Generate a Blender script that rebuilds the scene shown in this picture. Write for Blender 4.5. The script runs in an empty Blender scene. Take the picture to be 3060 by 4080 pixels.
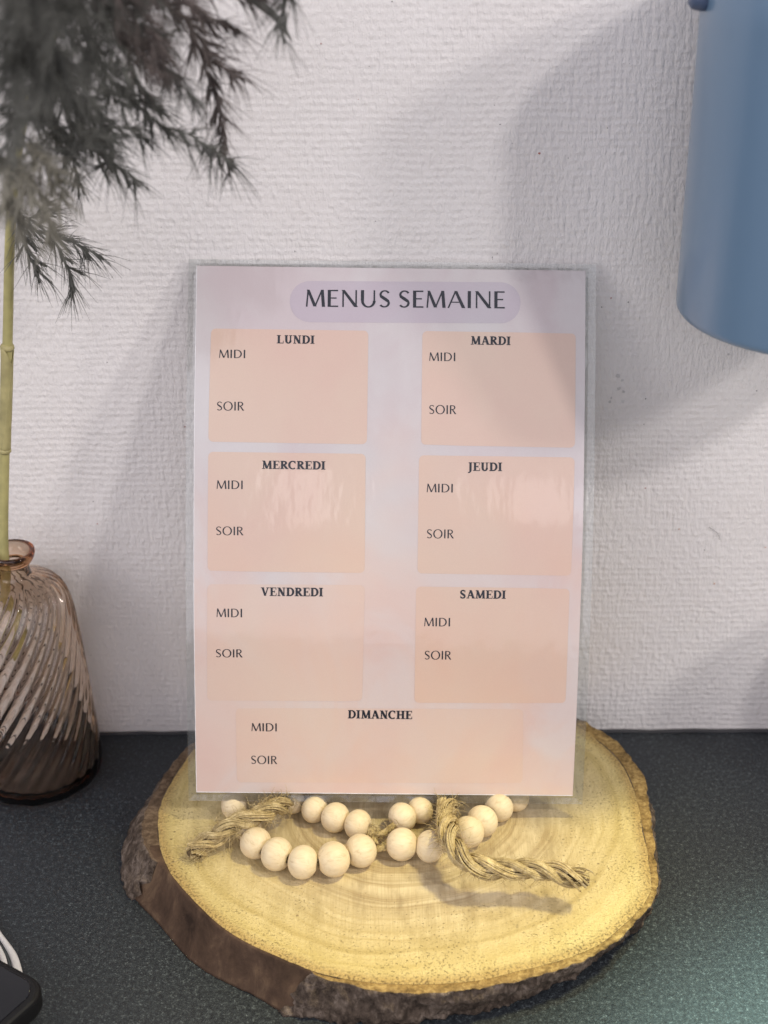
import bpy, bmesh, math, random, mathutils
from mathutils import Vector, Matrix
PI = math.pi
sc = bpy.context.scene; COL = sc.collection
# ---------------------------------------------------------------- camera
cam = bpy.data.objects.new('camera', bpy.data.cameras.new('camera')); COL.objects.link(cam); sc.camera = cam
cd = cam.data; cd.sensor_fit = 'VERTICAL'; cd.sensor_height = 36; cd.lens = 36*6164/4080; cd.clip_start = .01; cd.clip_end = 10
_p = math.radians(28); _r = math.radians(.2)
_F = Vector((0, math.cos(_p), -math.sin(_p))); _R0 = Vector((1,0,0)); _U0 = _R0.cross(_F)
_R = _R0*math.cos(_r)-_U0*math.sin(_r); _U = _R0*math.sin(_r)+_U0*math.cos(_r)
cam.matrix_world = Matrix(((_R.x,_U.x,-_F.x,0),(_R.y,_U.y,-_F.y,-.571),(_R.z,_U.z,-_F.z,.4164),(0,0,0,1)))
cd.dof.use_dof = True; cd.dof.focus_distance = .585; cd.dof.aperture_fstop = 10.0
# ---------------------------------------------------------------- light
w = bpy.data.worlds.new('World'); sc.world = w; w.use_nodes = True
bg = w.node_tree.nodes['Background']; bg.inputs[0].default_value = (.80,.78,.86,1); bg.inputs[1].default_value = .26
def lamp(name, loc, target, power, size, col, size_y=None, shape=None):
    l = bpy.data.lights.new(name, 'AREA'); l.energy = power; l.color = col; l.shape = shape or ('RECTANGLE' if size_y else 'DISK'); l.size = size
    if size_y: l.size_y = size_y
    o = bpy.data.objects.new(name, l); COL.objects.link(o); o.location = loc
    o.rotation_euler = (Vector(target)-Vector(loc)).to_track_quat('-Z', 'Y').to_euler(); return o
def along(pt, d, dist):
    d = Vector(d).normalized(); return Vector(pt)-d*dist
lamp('ceiling_lamp', along((.11,-.03,.27), (-.8,1,-.88), 1.5), (.05,-.03,.2), 6.3, .10, (1.0,.95,.93))
lamp('ceiling_lamp', along((.11,-.03,.27), (-1.35,1,-.85), 1.5), (.05,-.03,.2), 5.6, .13, (1.0,.94,.90))
lamp('fill_light', (-.3,-1.7,.9), (0,-.05,.12), 12.5, 2.2, (.95,.91,1.0), 1.6)  # wide soft fill added behind the camera
lamp('fill_light', (-1.1,-.85,.65), (-.1,-.03,.12), 7, .7, (1.0,.95,.95), .9)  # fill added from the front left to soften the card's shadow wedge
lamp('glare_panel', (-.093,-1.536,.724), (-.03,-.05,.14), .08, .06, (1.0,.92,.90), .20)  # emitter added in the mirror direction to put glare on the card
lamp('glare_panel', (.245,-1.526,.74), (.05,-.05,.14), .17, .16, (1.0,.92,.90), .26, 'ELLIPSE')  # second added emitter, for the glare on the card's right half
def spot(loc, target, power, ang, col, soft):
    l = bpy.data.lights.new('spot_lamp', 'SPOT'); l.energy = power; l.color = col; l.shadow_soft_size = soft; l.spot_size = math.radians(ang); l.spot_blend = .8
    o = bpy.data.objects.new('spot_lamp', l); COL.objects.link(o); o.location = loc
    o.rotation_euler = (Vector(target)-Vector(loc)).to_track_quat('-Z', 'Y').to_euler()
spot((.50,-.19,1.05), (.050,-.175,0), 42, 18, (1.0,.88,.42), .06)
spot((.28,-.10,.58), (.215,-.275,0), 48, 38, (.62,1.0,.86), .02)
sc.view_settings.view_transform = 'Standard'; sc.view_settings.look = 'None'; sc.view_settings.exposure = .12; sc.view_settings.gamma = 1
# ---------------------------------------------------------------- measured shapes, millimetres
CARD = {"O":[-0.00011,-0.08248,0.03012],"u":[0.99985,0.00149,-0.01747],"v":[0.01557,0.38277,0.92371],"n":[0.00806,-0.92384,0.38268],"H":206.13,"W":149.13,"B":10.0}
PANELS = {"title":[[-38.76,200.8],[49.63,201.34],[49.73,185.61],[-38.54,185.09]],"LUNDI":[[-68.59,182.24],[-8.47,182.21],[-8.56,138.97],[-69.07,139.22]],"MARDI":[[12.17,182.28],[70.91,182.14],[71.01,138.56],[12.15,138.93]],"MERCREDI":[[-69.04,135.41],[-8.99,135.34],[-8.87,89.55],[-69.17,89.67]],"JEUDI":[[11.43,135.0],[70.96,134.92],[70.48,89.35],[11.38,89.58]],"VENDREDI":[[-69.28,84.59],[-8.73,84.86],[-9.31,38.52],[-69.66,38.19]],"SAMEDI":[[10.97,84.48],[70.14,84.35],[70.07,38.54],[11.06,38.12]],"DIMANCHE":[[-58.64,35.23],[53.68,36.0],[54.45,5.12],[-58.44,4.39]]}
TEXTS = [["title","MENUS SEMAINE",[-32.57,191.01],[44.01,191.29],6.51,"t"],["LUNDI","LUNDI",[-43.6,176.91],[-28.84,176.9],3.15,"d"],["LUNDI","MIDI",[-65.36,171.11],[-55.49,171.13],3.15,"s"],["LUNDI","SOIR",[-65.86,151.18],[-55.62,151.2],3.33,"s"],["MARDI","MARDI",[30.56,177.34],[46.13,177.34],3.25,"d"],["MARDI","MIDI",[14.88,170.93],[24.76,170.96],3.25,"s"],["MARDI","SOIR",[15.09,150.8],[25.35,150.82],3.34,"s"],["MERCREDI","MERCREDI",[-48.69,129.14],[-24.17,129.14],3.16,"d"],["MERCREDI","MIDI",[-65.78,121.29],[-55.91,121.31],3.26,"s"],["MERCREDI","SOIR",[-65.9,103.59],[-55.53,103.6],3.28,"s"],["JEUDI","JEUDI",[30.03,129.28],[43.38,129.34],3.26,"d"],["JEUDI","MIDI",[14.49,120.96],[24.38,120.97],3.26,"s"],["JEUDI","SOIR",[14.83,103.32],[25.04,103.34],3.39,"s"],["VENDREDI","VENDREDI",[-48.85,80.2],[-24.62,80.27],3.34,"d"],["VENDREDI","MIDI",[-65.77,71.73],[-56.0,71.74],3.36,"s"],["VENDREDI","SOIR",[-66.07,55.77],[-55.87,55.78],3.21,"s"],["SAMEDI","SAMEDI",[27.97,80.05],[45.77,80.05],3.25,"d"],["SAMEDI","MIDI",[14.32,68.93],[24.22,68.93],3.37,"s"],["SAMEDI","SOIR",[14.75,55.73],[24.98,55.74],3.41,"s"],["DIMANCHE","DIMANCHE",[-15.03,31.47],[10.39,31.43],3.4,"d"],["DIMANCHE","MIDI",[-52.54,25.81],[-42.71,25.81],3.31,"s"],["DIMANCHE","SOIR",[-52.73,12.24],[-42.56,12.24],3.36,"s"]]
SL = {"c":[0.00565,-0.08398],"top":[99.35,99.64,100.15,100.66,101.22,102.29,103.35,104.05,104.65,104.81,104.76,105.21,105.72,105.81,105.77,105.93,105.93,105.78,105.07,104.77,104.06,103.32,102.59,101.87,101.15,100.43,99.71,98.99,98.27,97.55,96.84,96.12,95.4,94.68,94.03,93.76,93.48,93.21,92.94,92.67,92.39,92.12,91.85,91.58,91.3,91.34,91.57,91.8,92.03,92.26,92.49,92.72,92.95,93.17,93.4,93.64,94.1,94.56,95.02,95.47,95.93,96.39,96.85,97.3,97.76,98.21,98.66,99.11,99.56,100.01,100.31,100.57,100.82,101.07,101.33,101.38,101.25,101.13,101.0,100.87,100.76,100.66,100.55,100.44,100.44,100.66,100.87,101.09,101.26,101.24,101.22,101.15,100.77,100.27,99.62,98.97,98.12,96.87,94.87,93.71,93.06,92.42,91.76,91.11,90.58,90.31,90.04,89.77,89.54,89.37,89.19,89.01,88.81,88.59,88.36,88.13,87.93,87.72,87.52,87.35,87.19,87.19,87.32,87.47,87.92,88.29,88.28,88.27,88.56,89.13,89.7,90.26,90.83,91.03,91.14,91.24,91.35,91.45,91.68,91.97,92.27,92.56,92.85,93.15,93.43,93.69,93.95,94.21,94.58,95.31,96.05,96.79,97.47,98.01,98.56,99.22,100.53,101.34,101.42,101.53,101.66,101.79,102.14,102.65,103.15,103.54,103.85,104.11,103.99,103.87,102.82,101.76,101.0,100.37,99.75,99.29,99.31,99.32,99.33,99.34],"face":[96.59,96.74,96.89,97.04,97.58,98.12,98.67,99.2,99.69,100.17,100.66,101.01,101.12,101.23,101.34,101.15,100.9,100.66,100.91,101.38,101.45,100.7,99.96,99.21,98.47,97.72,96.97,96.22,95.47,94.72,93.96,93.21,92.46,91.71,91.17,90.89,90.61,90.33,90.04,89.76,89.48,89.19,88.91,88.63,88.34,88.39,88.63,88.87,89.11,89.34,89.58,89.82,90.06,90.3,90.54,90.77,91.21,91.7,92.2,92.69,93.18,93.68,94.17,94.67,95.16,95.67,96.17,96.68,97.19,97.7,98.16,98.4,98.64,98.88,99.13,99.37,99.19,98.86,98.53,98.21,97.96,97.84,97.72,97.61,97.49,97.36,97.24,97.11,96.9,96.63,96.36,96.09,95.79,95.48,95.16,94.78,94.29,93.8,93.35,92.98,92.62,92.1,91.45,90.81,90.33,90.04,89.76,89.47,89.25,89.06,88.87,88.68,88.46,88.22,87.98,87.75,87.56,87.39,87.21,87.04,86.87,86.86,86.93,87.07,87.5,87.82,87.72,87.62,87.63,87.72,87.82,87.91,88.0,88.08,88.16,88.24,88.33,88.41,88.62,88.94,89.27,89.59,89.92,90.24,90.57,90.82,91.06,91.3,91.54,92.16,92.94,93.73,94.51,95.34,96.2,97.05,97.91,98.64,99.32,99.83,100.03,100.23,100.56,101.07,101.58,102.04,102.45,102.75,102.6,102.31,101.28,100.25,99.48,98.77,98.06,97.67,97.28,96.89,96.5,96.44],"bot":[101.54,101.96,102.48,103.01,103.53,104.06,104.58,105.15,105.88,106.61,107.34,108.07,108.8,109.37,109.68,109.99,110.3,110.62,110.6,109.66,108.73,107.79,106.86,105.87,104.79,103.7,102.62,101.54,100.46,99.38,98.3,97.22,96.14,95.05,94.19,93.9,93.61,93.31,93.02,92.72,92.43,92.14,91.84,91.55,91.26,91.39,91.75,92.12,92.49,92.86,93.23,93.6,93.96,94.33,94.7,95.09,95.68,96.28,96.87,97.47,98.06,98.66,99.25,99.85,100.46,101.08,101.7,102.33,102.95,103.59,104.31,105.03,105.75,106.48,107.2,107.92,108.44,108.85,109.26,109.67,110.07,110.48,110.92,111.4,111.87,112.35,112.48,112.3,112.12,111.94,111.76,111.44,110.87,110.29,109.72,109.42,109.12,105.58,105.57,103.29,102.25,101.26,100.26,99.45,99.2,98.95,98.72,98.48,98.25,97.77,97.26,96.75,96.17,95.48,94.79,94.09,93.38,93.11,93.11,93.16,94.17,95.18,94.62,93.98,93.31,92.58,91.85,91.12,90.58,90.32,90.06,89.8,89.58,89.48,89.38,89.21,88.79,88.38,88.11,88.0,87.9,87.79,87.69,87.58,87.82,88.14,88.45,88.77,88.74,88.4,88.13,88.63,89.13,89.63,90.13,90.45,90.78,91.1,91.34,91.46,91.59,91.89,92.62,93.35,94.17,95.95,97.74,99.02,99.78,100.53,100.74,100.68,100.63,100.57,100.62,100.77,100.92,101.08,101.23,101.38]}
BEADS = [["A",-28.03,-83.73,23.6,5.69],["A",-19.61,-89.35,23.6,5.97],["A",-10.65,-93.52,23.6,6.04],["A",6.8,-89.19,23.6,5.9],["A",13.93,-84.59,23.6,5.49],["B",-53.91,-94.8,23.6,5.49],["B",-49.86,-104.79,23.6,6.31],["B",-41.34,-111.52,23.6,6.59],["B",-31.17,-116.14,23.6,6.45],["B",-19.61,-114.92,23.6,6.72],["B",-9.38,-109.67,23.6,6.45],["B",6.41,-105.97,23.6,6.45],["B",17.19,-107.05,23.6,6.17],["B",32.35,-98.72,23.6,6.31],["B",38.08,-92.26,23.6,6.45],["B",45.29,-83.2,23.6,5.76],["B",52.35,-77.09,23.6,5.49],["C",-60.25,-81.21,23.6,5.49],["C",-36.59,-78.18,23.6,4.8]]
ROPEL = [[-32.67,-65.14,22.2],[-36.36,-73.06,22.7],[-40.67,-84.09,26.7],[-46.11,-91.97,29.7],[-52.03,-96.8,29.7],[-58.61,-99.01,28.7],[-63.91,-101.92,26.2],[-68.14,-102.47,24.2],[-72.03,-105.08,22.7],[-75.38,-108.48,21.9]]
ROPER = [[26.03,-60.51,22.2],[25.54,-70.61,22.4],[24.93,-80.32,24.4],[24.21,-94.64,29.7],[23.29,-106.88,34.2],[24.06,-116.09,35.2],[27.06,-123.03,34.7],[31.93,-128.33,34.2],[38.29,-130.33,34.0],[48.96,-130.86,33.7],[59.78,-131.71,33.2],[69.26,-134.65,32.4],[74.25,-135.74,31.2]]
CORDA = [[-10.65,-93.52,23.6],[-6.41,-96.11,23.6],[-3.36,-99.12,23.6],[-0.44,-98.09,23.6],[3.01,-93.9,23.6],[6.8,-89.19,23.6]]
CORDB = [[-6.41,-96.11,23.6],[-4.33,-102.09,23.6],[-3.35,-104.31,23.6]]
STEM = [[-157.9,-29.0,62.5],[-153.8,-29.0,98.8],[-152.5,-29.0,116.3],[-148.9,-29.0,144.4],[-144.0,-30.0,177.0],[-139.2,-32.0,208.3],[-134.6,-36.0,235.9],[-129.7,-45.0,255.3],[-124.5,-55.0,271.5],[-116.5,-70.0,292.1],[-105.5,-90.0,312.4],[-93.1,-110.0,331.0],[-81.2,-130.0,351.2]]
BR = [[[-83.4,-120.0,346.4],[-75.8,-110.0,329.6],[-70.3,-105.0,304.5],[-58.6,-100.0,296.3],[-50.2,-95.0,289.2],[-45.8,-90.0,283.6]],[[-76.8,-120.0,349.7],[-66.4,-110.0,339.3],[-58.0,-100.0,330.5],[-53.4,-95.0,314.8],[-50.2,-90.0,299.2],[-48.7,-90.0,289.0],[-48.1,-90.0,285.9]],[[-100.8,-90.0,321.4],[-98.8,-90.0,303.3],[-93.6,-90.0,292.3],[-86.3,-90.0,286.0],[-79.6,-90.0,281.2],[-75.1,-90.0,277.5]],[[-105.5,-90.0,312.4],[-102.9,-90.0,301.0],[-99.6,-85.0,287.9],[-97.2,-85.0,279.8],[-96.5,-85.0,272.4]],[[-88.1,-110.0,338.0],[-84.2,-100.0,318.2],[-77.5,-100.0,308.6],[-70.9,-100.0,306.3],[-65.0,-100.0,303.6]],[[-82.0,-120.0,346.4],[-74.0,-120.0,332.8],[-68.3,-120.0,323.8],[-65.1,-120.0,319.5],[-60.9,-120.0,317.7]],[[-74.7,-120.0,349.7],[-64.8,-110.0,340.7],[-56.3,-100.0,334.1],[-49.1,-100.0,330.1],[-40.6,-100.0,329.0]],[[-58.0,-100.0,330.5],[-50.4,-100.0,319.6],[-45.4,-100.0,315.1],[-40.6,-100.0,312.9]],[[-129.7,-45.0,255.3],[-125.4,-45.0,250.8],[-117.0,-45.0,247.1],[-111.0,-45.0,245.3],[-105.1,-45.0,242.5],[-98.8,-45.0,238.3]],[[-117.0,-45.0,247.1],[-114.0,-45.0,241.6],[-112.0,-45.0,235.1],[-110.8,-45.0,229.5],[-109.4,-45.0,223.8]],[[-128.4,-45.0,255.3],[-126.8,-45.0,246.2],[-125.0,-45.0,238.9],[-122.8,-45.0,234.2],[-120.2,-45.0,229.5]],[[-125.1,-60.0,264.3],[-123.5,-55.0,257.5],[-121.3,-50.0,255.5],[-115.7,-50.0,259.5],[-112.5,-50.0,256.8]],[[-106.4,-130.0,292.5],[-103.5,-140.0,299.6],[-99.0,-150.0,296.7],[-97.5,-150.0,291.0],[-99.3,-150.0,287.5]],[[-105.5,-130.0,299.8],[-104.2,-150.0,299.6],[-105.5,-150.0,293.9],[-107.5,-140.0,283.7]],[[-106.0,-120.0,300.9],[-99.2,-130.0,298.4],[-97.0,-130.0,292.5],[-99.0,-130.0,287.3]],[[-103.3,-100.0,314.6],[-105.0,-120.0,310.4],[-103.9,-140.0,308.1],[-103.7,-150.0,303.7]],[[-102.9,-100.0,318.3],[-92.1,-120.0,315.3],[-87.2,-120.0,305.9],[-82.4,-120.0,303.0],[-76.8,-120.0,300.0]],[[-91.1,-120.0,332.9],[-95.9,-140.0,330.0],[-98.4,-150.0,325.4],[-99.6,-160.0,319.8]],[[-88.7,-130.0,338.1],[-91.0,-150.0,338.5],[-91.6,-170.0,337.2],[-93.6,-180.0,334.4]],[[-79.7,-140.0,349.5],[-81.7,-160.0,346.5],[-80.2,-180.0,344.0],[-80.3,-180.0,336.8],[-81.1,-170.0,327.8]],[[-79.4,-140.0,352.7],[-83.7,-170.0,351.8],[-83.6,-200.0,353.3],[-87.5,-200.0,350.0]],[[-79.4,-140.0,352.7],[-73.8,-150.0,344.8],[-72.5,-150.0,337.1],[-70.5,-150.0,329.3],[-68.5,-140.0,321.8]],[[-79.1,-140.0,355.9],[-70.2,-150.0,348.5],[-66.4,-140.0,340.4],[-62.8,-140.0,333.9],[-61.9,-130.0,325.8]],[[-91.1,-120.0,332.9],[-84.0,-130.0,329.3],[-79.2,-130.0,321.0],[-77.2,-120.0,311.7],[-71.8,-120.0,307.3]],[[-96.7,-110.0,324.0],[-100.7,-110.0,313.9],[-100.3,-110.0,303.5],[-96.5,-110.0,297.5],[-90.0,-110.0,294.5]],[[-79.4,-140.0,352.7],[-72.5,-130.0,349.3],[-63.3,-120.0,343.7],[-55.1,-120.0,340.3],[-49.8,-120.0,335.5]],[[-82.0,-140.0,346.3],[-90.7,-160.0,340.3],[-88.3,-170.0,332.9],[-91.8,-170.0,324.7]],[[-82.0,-140.0,346.3],[-77.2,-160.0,340.3],[-75.9,-160.0,332.7],[-79.9,-150.0,322.0],[-78.2,-140.0,313.6]],[[-74.7,-120.0,349.7],[-58.7,-110.0,346.1],[-45.6,-100.0,340.4],[-38.4,-100.0,337.5],[-31.2,-100.0,334.7]],[[-100.0,-110.0,320.4],[-102.7,-130.0,324.6],[-105.1,-140.0,321.3],[-107.5,-150.0,317.4]],[[-91.8,-130.0,334.7],[-95.6,-160.0,342.8],[-100.0,-170.0,341.0]],[[-79.1,-140.0,355.9],[-79.8,-180.0,359.2],[-84.1,-200.0,358.9],[-90.1,-200.0,356.7]],[[-83.4,-120.0,346.4],[-79.8,-110.0,333.8],[-73.1,-110.0,326.7],[-66.6,-110.0,326.0],[-60.3,-110.0,321.7]],[[-98.8,-100.0,321.9],[-91.4,-100.0,305.6],[-84.4,-100.0,299.5],[-76.8,-100.0,297.9],[-71.2,-100.0,291.8]],[[-108.1,-120.0,295.7],[-101.5,-130.0,291.0],[-98.6,-130.0,283.6],[-100.3,-120.0,272.0],[-100.0,-120.0,267.3]],[[-106.6,-130.0,296.9],[-105.9,-140.0,291.0],[-104.8,-140.0,282.2],[-102.6,-140.0,276.2]],[[-103.8,-130.0,302.7],[-95.0,-140.0,299.6],[-93.6,-130.0,289.5],[-93.7,-130.0,281.3]]]
LEAF = [[-41.2,-100.0,340.4],[-36.3,-100.0,335.4],[-31.3,-100.0,331.1],[-26.7,-100.0,324.2]]
SPECKS = [[93.6,174.0,1.61,"g"],[95.4,172.1,1.28,"g"],[94.4,168.5,1.71,"g"],[96.3,167.2,1.18,"g"],[96.4,162.8,1.39,"g"],[91.1,162.8,1.28,"g"],[91.6,164.5,0.96,"g"],[-8.9,284.0,0.32,"r"],[58.2,263.8,0.86,"r"],[-22.1,303.9,0.54,"r"],[-120.3,107.8,0.64,"r"],[88.7,206.9,0.64,"r"],[85.3,203.2,0.54,"k"],[95.5,205.2,0.54,"k"],[42.0,223.6,0.43,"k"],[42.0,222.9,0.32,"k"],[43.8,225.0,0.32,"k"],[43.3,274.6,0.43,"k"],[41.0,281.7,0.32,"k"],[69.1,262.0,0.32,"k"],[108.4,123.6,0.64,"r"],[124.1,104.2,0.75,"o"],[141.5,77.5,0.96,"o"],[161.4,95.3,0.75,"o"],[136.7,183.2,0.96,"g"],[105.5,164.1,0.54,"k"],[105.6,152.8,0.43,"k"],[149.7,167.4,0.54,"k"],[-80.7,152.4,0.54,"r"],[-101.8,62.7,0.32,"k"],[-33.8,226.3,0.43,"k"],[48.0,267.6,0.32,"k"]]
HAIR = [[136.5,-0.6,105.4],[138.2,-0.6,104.0],[140.5,-0.6,102.3],[141.4,-0.6,99.4]]
CUPCHK = [[0.10186354065959445,-0.050000000000000044,0.3192157849695558],[0.1044033824952636,-0.050000000000000044,0.2172757894017224]]
# ---------------------------------------------------------------- helpers
S = 0.001
def vec(p): return Vector((p[0]*S, p[1]*S, p[2]*S))
def mesh(name, verts, faces, mat=None, parent=None, smooth=True, mats=None, midx=None):
    me = bpy.data.meshes.new(name); me.from_pydata([tuple(v) for v in verts], [], faces)
    if mats:
        for m in mats: me.materials.append(m)
        if midx: me.polygons.foreach_set('material_index', midx)
    elif mat: me.materials.append(mat)
    if smooth: me.polygons.foreach_set('use_smooth', [True]*len(me.polygons))
    me.update()
    o = bpy.data.objects.new(name, me); COL.objects.link(o)
    if parent is not None: o.parent = parent
    return o
def tag(o, label=None, cat=None, group=None, kind=None):
    if label: o['label'] = label
    if cat: o['category'] = cat
    if group: o['group'] = group
    if kind: o['kind'] = kind
    return o
def empty(name, loc=(0,0,0)):
    o = bpy.data.objects.new(name, None); o.empty_display_size = .01; o.location = loc; COL.objects.link(o); return o
def fix_normals(o):
    bm = bmesh.new(); bm.from_mesh(o.data); bmesh.ops.recalc_face_normals(bm, faces=bm.faces); bm.to_mesh(o.data); bm.free(); return o

class N:
    """small wrapper for building node trees"""
    def __init__(s, name):
        s.m = bpy.data.materials.new(name); s.m.use_nodes = True
        s.t = s.m.node_tree; s.p = s.t.nodes['Principled BSDF']; s.out = s.t.nodes['Material Output']
        s.L = s.t.links
    def n(s, typ, **kw):
        nd = s.t.nodes.new(typ)
        for k, v in kw.items():
            if k.startswith('i_'):
                nd.inputs[k[2:].replace('_', ' ')].default_value = v
            else: setattr(nd, k, v)
        return nd
    def lk(s, a, b): s.L.new(a, b)
    def set(s, **kw):
        for k, v in kw.items():
            k = k.replace('_', ' ')
            s.p.inputs[k].default_value = v
    def obj(s): return s.n('ShaderNodeTexCoord').outputs['Object']
    def mapping(s, src, scale=(1,1,1), rot=(0,0,0), loc=(0,0,0)):
        m = s.n('ShaderNodeMapping'); m.inputs['Scale'].default_value = scale; m.inputs['Rotation'].default_value = rot
        m.inputs['Location'].default_value = loc; s.lk(src, m.inputs['Vector']); return m.outputs[0]
    def noise(s, src, scale, detail=3, rough=.5, dist=0):
        n = s.n('ShaderNodeTexNoise'); n.inputs['Scale'].default_value = scale; n.inputs['Detail'].default_value = detail
        n.inputs['Roughness'].default_value = rough; n.inputs['Distortion'].default_value = dist
        if src is not None: s.lk(src, n.inputs['Vector'])
        return n.outputs['Fac']
    def voro(s, src, scale, feature='F1', rand=1.0):
        n = s.n('ShaderNodeTexVoronoi', feature=feature); n.inputs['Scale'].default_value = scale; n.inputs['Randomness'].default_value = rand
        s.lk(src, n.inputs['Vector']); return n.outputs['Distance']
    def ramp(s, fac, stops, interp='LINEAR'):
        r = s.n('ShaderNodeValToRGB'); r.color_ramp.interpolation = interp
        e = r.color_ramp.elements
        while len(e) < len(stops): e.new(.5)
        for k, (p, c) in enumerate(stops):
            e[k].position = p; e[k].color = (*c, 1) if not isinstance(c, (int, float)) else (c, c, c, 1)
        s.lk(fac, r.inputs[0]); return r.outputs[0]
    def math(s, op, a, b=0.0, clamp=False):
        m = s.n('ShaderNodeMath', operation=op, use_clamp=clamp)
        for i, x in enumerate((a, b)):
            if isinstance(x, (int, float)): m.inputs[i].default_value = x
            else: s.lk(x, m.inputs[i])
        return m.outputs[0]
    def mix(s, fac, a, b, mode='MIX'):
        m = s.n('ShaderNodeMix', data_type='RGBA', blend_type=mode)
        for i, x in ((0, fac), (6, a), (7, b)):
            if isinstance(x, (int, float)): m.inputs[i].default_value = x
            elif isinstance(x, tuple): m.inputs[i].default_value = (*x, 1)
            else: s.lk(x, m.inputs[i])
        return m.outputs[2]
    def bump(s, h, strength=.5, dist=.001, prev=None):
        b = s.n('ShaderNodeBump'); b.inputs['Strength'].default_value = strength; b.inputs['Distance'].default_value = dist
        s.lk(h, b.inputs['Height'])
        if prev is not None: s.lk(prev, b.inputs['Normal'])
        return b.outputs[0]
    def color(s, c):
        if isinstance(c, tuple): s.p.inputs['Base Color'].default_value = (*c, 1)
        else: s.lk(c, s.p.inputs['Base Color'])
    def normal(s, b): s.lk(b, s.p.inputs['Normal'])

def catmull(pts, step):
    P = [Vector(p) for p in pts]; P = [P[0]*2-P[1]] + P + [P[-1]*2-P[-2]]
    raw = []
    for i in range(1, len(P)-2):
        for k in range(16):
            t = k/16; a, b, c, d = P[i-1:i+3]
            raw.append(.5*((2*b)+(c-a)*t+(2*a-5*b+4*c-d)*t*t+(3*b-a-3*c+d)*t**3))
    raw.append(P[-2])
    L = [0]
    for a, b in zip(raw, raw[1:]): L.append(L[-1]+(b-a).length)
    n = max(2, int(L[-1]/step)); out = []; j = 0
    for k in range(n+1):
        s = L[-1]*k/n
        while j < len(L)-2 and L[j+1] < s: j += 1
        f = (s-L[j])/max(1e-9, L[j+1]-L[j]); out.append(raw[j].lerp(raw[j+1], min(1, f)))
    return out, L[-1]
def frames(path):
    T = [(path[min(i+1, len(path)-1)]-path[max(i-1, 0)]).normalized() for i in range(len(path))]
    up = Vector((0,0,1)) if abs(T[0].z) < .9 else Vector((1,0,0))
    n = (up-T[0]*up.dot(T[0])).normalized(); F = []
    for t in T:
        n = (n-t*n.dot(t)).normalized(); F.append((n, t.cross(n)))
    return T, F
class Tubes:
    def __init__(s): s.v = []; s.f = []
    def add(s, path, radius, sides=6, cap=True):
        T, F = frames(path); b = len(s.v); n = len(path)
        for i, p in enumerate(path):
            r = radius(i/(n-1)) if callable(radius) else radius
            a, c = F[i]
            for k in range(sides):
                th = 2*PI*k/sides; s.v.append(p+(a*math.cos(th)+c*math.sin(th))*r)
        for i in range(n-1):
            for k in range(sides):
                k2 = (k+1) % sides
                s.f.append((b+i*sides+k, b+i*sides+k2, b+(i+1)*sides+k2, b+(i+1)*sides+k))
        if cap:
            s.f.append(tuple(b+k for k in range(sides))[::-1]); s.f.append(tuple(b+(n-1)*sides+k for k in range(sides)))
    def build(s, name, mat, parent=None): return mesh(name, s.v, s.f, mat, parent)
def lathe(profile, seg=48, rfun=None, closed=False):
    v = []; f = []
    for j, (r, z) in enumerate(profile):
        for k in range(seg):
            th = 2*PI*k/seg; rr = rfun(r, z, th, j) if rfun else r
            v.append(Vector((rr*math.cos(th), rr*math.sin(th), z)))
    n = len(profile)
    for j in range(n if closed else n-1):
        j2 = (j+1) % n
        for k in range(seg):
            k2 = (k+1) % seg
            f.append((j*seg+k, j*seg+k2, j2*seg+k2, j2*seg+k))
    return v, f

# ---------------------------------------------------------------- materials
def m_wall():
    n = N('woven_wallpaper'); o = n.obj()
    wob = n.noise(o, 60, 2)
    wv = n.n('ShaderNodeVectorMath', operation='MULTIPLY_ADD')
    nz = n.n('ShaderNodeTexNoise'); nz.inputs['Scale'].default_value = 55; nz.inputs['Detail'].default_value = 3; n.lk(o, nz.inputs['Vector'])
    n.lk(nz.outputs['Color'], wv.inputs[0]); wv.inputs[1].default_value = (.0034, .0034, .0030); n.lk(o, wv.inputs[2])
    d = wv.outputs[0]
    v1 = n.voro(n.mapping(d, (345, 345, 385), (0, 0, 0)), 1.0, 'SMOOTH_F1', .75)
    sep = n.n('ShaderNodeSeparateXYZ'); n.lk(d, sep.inputs[0])
    row = n.math('SINE', n.math('MULTIPLY', sep.outputs[2], 2*PI/.0027))
    colm = n.math('SINE', n.math('MULTIPLY', sep.outputs[0], 2*PI/.0030))
    grid = n.math('ADD', n.math('MULTIPLY', row, .09), n.math('MULTIPLY', colm, .05))
    # the paint lies thicker in places, so the weave fades in and out
    sw = n.ramp(n.noise(o, 9, 2), [(.30, .45), (.72, 1.0)])
    h = n.math('MULTIPLY', n.math('SUBTRACT', grid, n.math('MULTIPLY', v1, .75)), sw)
    fib = n.noise(n.mapping(o, (620, 620, 190), (0, .3, 0)), 1.0, 4, .65)
    h2 = n.math('ADD', h, n.math('MULTIPLY', fib, 1.25))
    fine = n.noise(o, 1500, 2)
    h3 = n.math('ADD', h2, n.math('MULTIPLY', fine, .25))
    base = n.ramp(n.noise(o, 14, 3), [(.35, (.785,.750,.732)), (.65, (.82,.79,.775))])
    dirt = n.ramp(n.noise(o, 700, 2, .6), [(.28, .82), (.36, 1.0)])
    n.color(n.mix(.5, base, dirt, 'MULTIPLY')); n.set(Roughness=.62)
    n.p.inputs['Specular IOR Level'].default_value = .35
    n.normal(n.bump(h3, 1.0, .00068)); return n.m
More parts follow.
